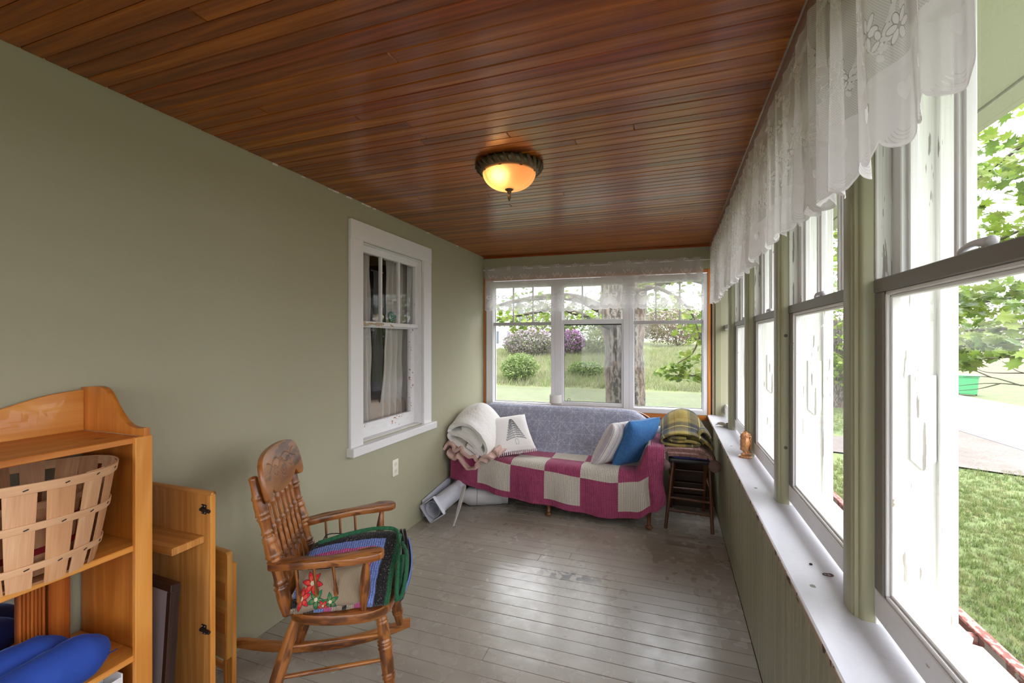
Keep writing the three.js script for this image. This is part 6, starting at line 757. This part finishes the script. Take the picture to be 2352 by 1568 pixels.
// ---- lace valances ----
function laceTex(seed, sheer) {                      // pattern of one repeat: threads, sprays, a plain band, hearts and scallops
  const N = 768, cv = document.createElement('canvas'); cv.width = cv.height = N; const g = cv.getContext('2d'), r = rng(seed), a = (k) => `rgb(${k},${k},${k})`;
  g.fillStyle = a(sheer ? 120 : 130); g.fillRect(0, 0, N, N);
  g.strokeStyle = a(sheer ? 165 : 205); g.lineWidth = sheer ? 1.2 : 2; for (let i = -N; i < 2 * N; i += sheer ? 7 : 8) { g.beginPath(); g.moveTo(i, 0); g.lineTo(i + N, N); g.stroke(); g.beginPath(); g.moveTo(i, 0); g.lineTo(i - N, N); g.stroke(); }
  const petal = (x, y, R, n, rot) => { for (let k = 0; k < n; k++) { const q = rot + k / n * 2 * PI; g.fillStyle = a(sheer ? 245 : 250); g.strokeStyle = a(sheer ? 70 : 70); g.lineWidth = 2.5; g.beginPath(); g.ellipse(x + Math.cos(q) * R * 0.62, y + Math.sin(q) * R * 0.62, R * 0.46, R * 0.27, q, 0, 7); g.fill(); g.stroke(); } g.fillStyle = a(120); g.beginPath(); g.arc(x, y, R * 0.18, 0, 7); g.fill(); };
  const spray = (x, y, s) => { petal(x, y, 50 * s, 6, r()); petal(x - 64 * s, y + 44 * s, 36 * s, 5, r()); petal(x + 60 * s, y + 50 * s, 38 * s, 5, r()); g.strokeStyle = a(225); g.lineWidth = 5 * s; for (const d of [-1, 1]) { g.beginPath(); g.moveTo(x, y + 20 * s); g.bezierCurveTo(x + d * 40 * s, y + 110 * s, x + d * 110 * s, y + 70 * s, x + d * 105 * s, y - 30 * s); g.stroke(); for (let k = 0; k < 6; k++) { g.fillStyle = a(225); g.beginPath(); g.ellipse(x + d * (60 + 8 * k) * s, y + (90 - 22 * k) * s, 17 * s, 8 * s, d * 0.7 + k * 0.3, 0, 7); g.fill(); } } };
  if (sheer) { for (let k = 0; k < 4; k++) { petal(96 + k * 192, 26, 30, 5, k); spray(96 + k * 192, 150 + (k % 2) * 30, 0.5); } }
  else { spray(150, 110, 1.1); spray(470, 130, 1.2); spray(690, 300, 1.0); spray(300, 330, 1.25); spray(90, 400, 0.9); spray(520, 430, 1.0); petal(310, 60, 40, 6, 1); petal(640, 60, 44, 6, 2); petal(610, 200, 40, 6, 1); petal(190, 260, 36, 6, 1); petal(400, 470, 40, 6, 1); }
  const b0 = sheer ? N * 0.6 : N * 0.72; g.fillStyle = a(sheer ? 120 : 225); if (!sheer) { g.fillRect(0, b0, N, 26); g.fillStyle = a(215); g.fillRect(0, b0 + 26, N, N - b0); }
  else for (let k = 0; k < 4; k++) { const cx = 96 + k * 192; for (let q = 0; q < 17; q++) { const an = PI * (0.06 + 0.88 * q / 16); g.strokeStyle = a(250); g.lineWidth = 7; g.beginPath(); g.moveTo(cx + 26 * Math.cos(an), N * 0.92 - 26 * Math.sin(an)); g.lineTo(cx + 86 * Math.cos(an), N * 0.92 - 150 * Math.sin(an)); g.stroke(); } g.strokeStyle = a(250); g.lineWidth = 13; g.beginPath(); g.arc(cx - 48, N * 0.68, 26, 0.5, 5.4); g.stroke(); g.beginPath(); g.arc(cx + 48, N * 0.68, 26, -2.2, 2.6); g.stroke(); }
  const n = sheer ? 8 : 5, w = N / n; for (let k = 0; k < n; k++) { const cx = (k + 0.5) * w; if (!sheer) { const y = b0 + 78, s = 1.15; g.fillStyle = a(k % 2 ? 70 : 245); g.beginPath(); g.moveTo(cx, y + 26 * s); g.bezierCurveTo(cx - 42 * s, y - 6 * s, cx - 20 * s, y - 34 * s, cx, y - 10 * s); g.bezierCurveTo(cx + 20 * s, y - 34 * s, cx + 42 * s, y - 6 * s, cx, y + 26 * s); g.fill(); g.strokeStyle = a(150); g.lineWidth = 2; for (let q = 0; q < 5; q++) { g.beginPath(); g.arc(cx, N - 64, 30 + q * 9, 0.15 * PI, 0.85 * PI); g.stroke(); } }
    const sc = sheer ? 26 : 34; g.fillStyle = a(0); g.beginPath(); g.moveTo(cx - w / 2, N); g.lineTo(cx - w / 2, N - sc); for (let q = 0; q <= 16; q++) { const e = q / 16; g.lineTo(cx - w / 2 + e * w, N - sc * (1 - Math.sin(PI * e) ** 0.7)); } g.lineTo(cx + w / 2, N); g.fill(); g.strokeStyle = a(255); g.lineWidth = 7; g.beginPath(); for (let q = 0; q <= 16; q++) { const e = q / 16, yy = N - 4 - sc * (1 - Math.sin(PI * e) ** 0.7) - 2; q ? g.lineTo(cx - w / 2 + e * w, yy) : g.moveTo(cx - w / 2, yy); } g.stroke(); }
  const t = new THREE.CanvasTexture(cv); t.wrapS = THREE.RepeatWrapping; t.wrapT = THREE.ClampToEdgeWrapping; return t;
}
function valance(t, len, top, bot, place, { tile, seed, amp, dens, sheer }) {     // place(along, y, out) -> Vector3
  const map = laceTex(seed, sheer), mat = phys(0xe6e2e4, 0.95, { transmission: 0.42, thickness: 0, alphaMap: map, transparent: true, side: THREE.DoubleSide });
  const n = Math.round(len * 150), ph = (s) => s * dens * 2 * PI + 2.2 * Math.sin(s * 5.1 + seed) + 1.3 * Math.sin(s * 11.7), bunch = (s) => 0.55 + 0.45 * Math.sin(s * 3.3 + seed * 2) ** 2, arc = [0]; for (let i = 1; i <= n; i++) { const s = i / n * len, d = (ph(s) - ph(s - len / n)) * amp * bunch(s) * 0.62; arc.push(arc[i - 1] + Math.hypot(len / n, d)); }
  const f = (u, v) => { const s = u * len, y = lerp(bot, top, v), k = 1 - v, o = amp * bunch(s) * (Math.sin(ph(s) + 0.5 * k * Math.sin(s * 7)) + 0.3 * Math.sin(2.3 * ph(s) + k * 2)) * (0.55 + 0.6 * k) + 0.012 * Math.sin(s * 2.1 + k) * k; return place(s, y + 0.012 * Math.sin(s * 4.3 + seed) * k + (v > 0.93 ? 0.006 * Math.sin(ph(s) * 1.0) * (v - 0.93) / 0.07 : 0), o); };
  obj('lace', sheet(n, 22, f, { uv: (u, v) => [arc[Math.round(u * n)] / tile, v] }), mat, t);
}
{
  const t = thing('lace_valance', 'long white lace valance with hearts and scallops along the right windows', 'valance');
  valance(t, 3.82, 2.345, 1.815, (s, y, o) => V(0.352 + o * 0.9, y, -0.735 - s), { tile: 0.42, seed: 3, amp: 0.024, dens: 7.2, sheer: false });
  obj('rod', tube([V(0.362, 2.318, -0.7), V(0.362, 2.318, -4.56)], 0.005, { seg: 2, rs: 8 }), std(0xd8d6d2, 0.4), t);
  const e = thing('lace_valance', 'sheer white lace valance across the top of the end windows', 'valance', END, ENDT);
  valance(e, 2.2, 2.275, 1.79, (s, y, o) => V(0.035 + s, y, 0.05 + o * 0.9), { tile: 0.72, seed: 8, amp: 0.012, dens: 4.3, sheer: true });
  obj('rod', tube([V(0.01, 2.25, 0.045), V(2.3, 2.25, 0.045)], 0.005, { seg: 2, rs: 8 }), std(0xd8d6d2, 0.4), e);
}

renderer.render(scene, camera);
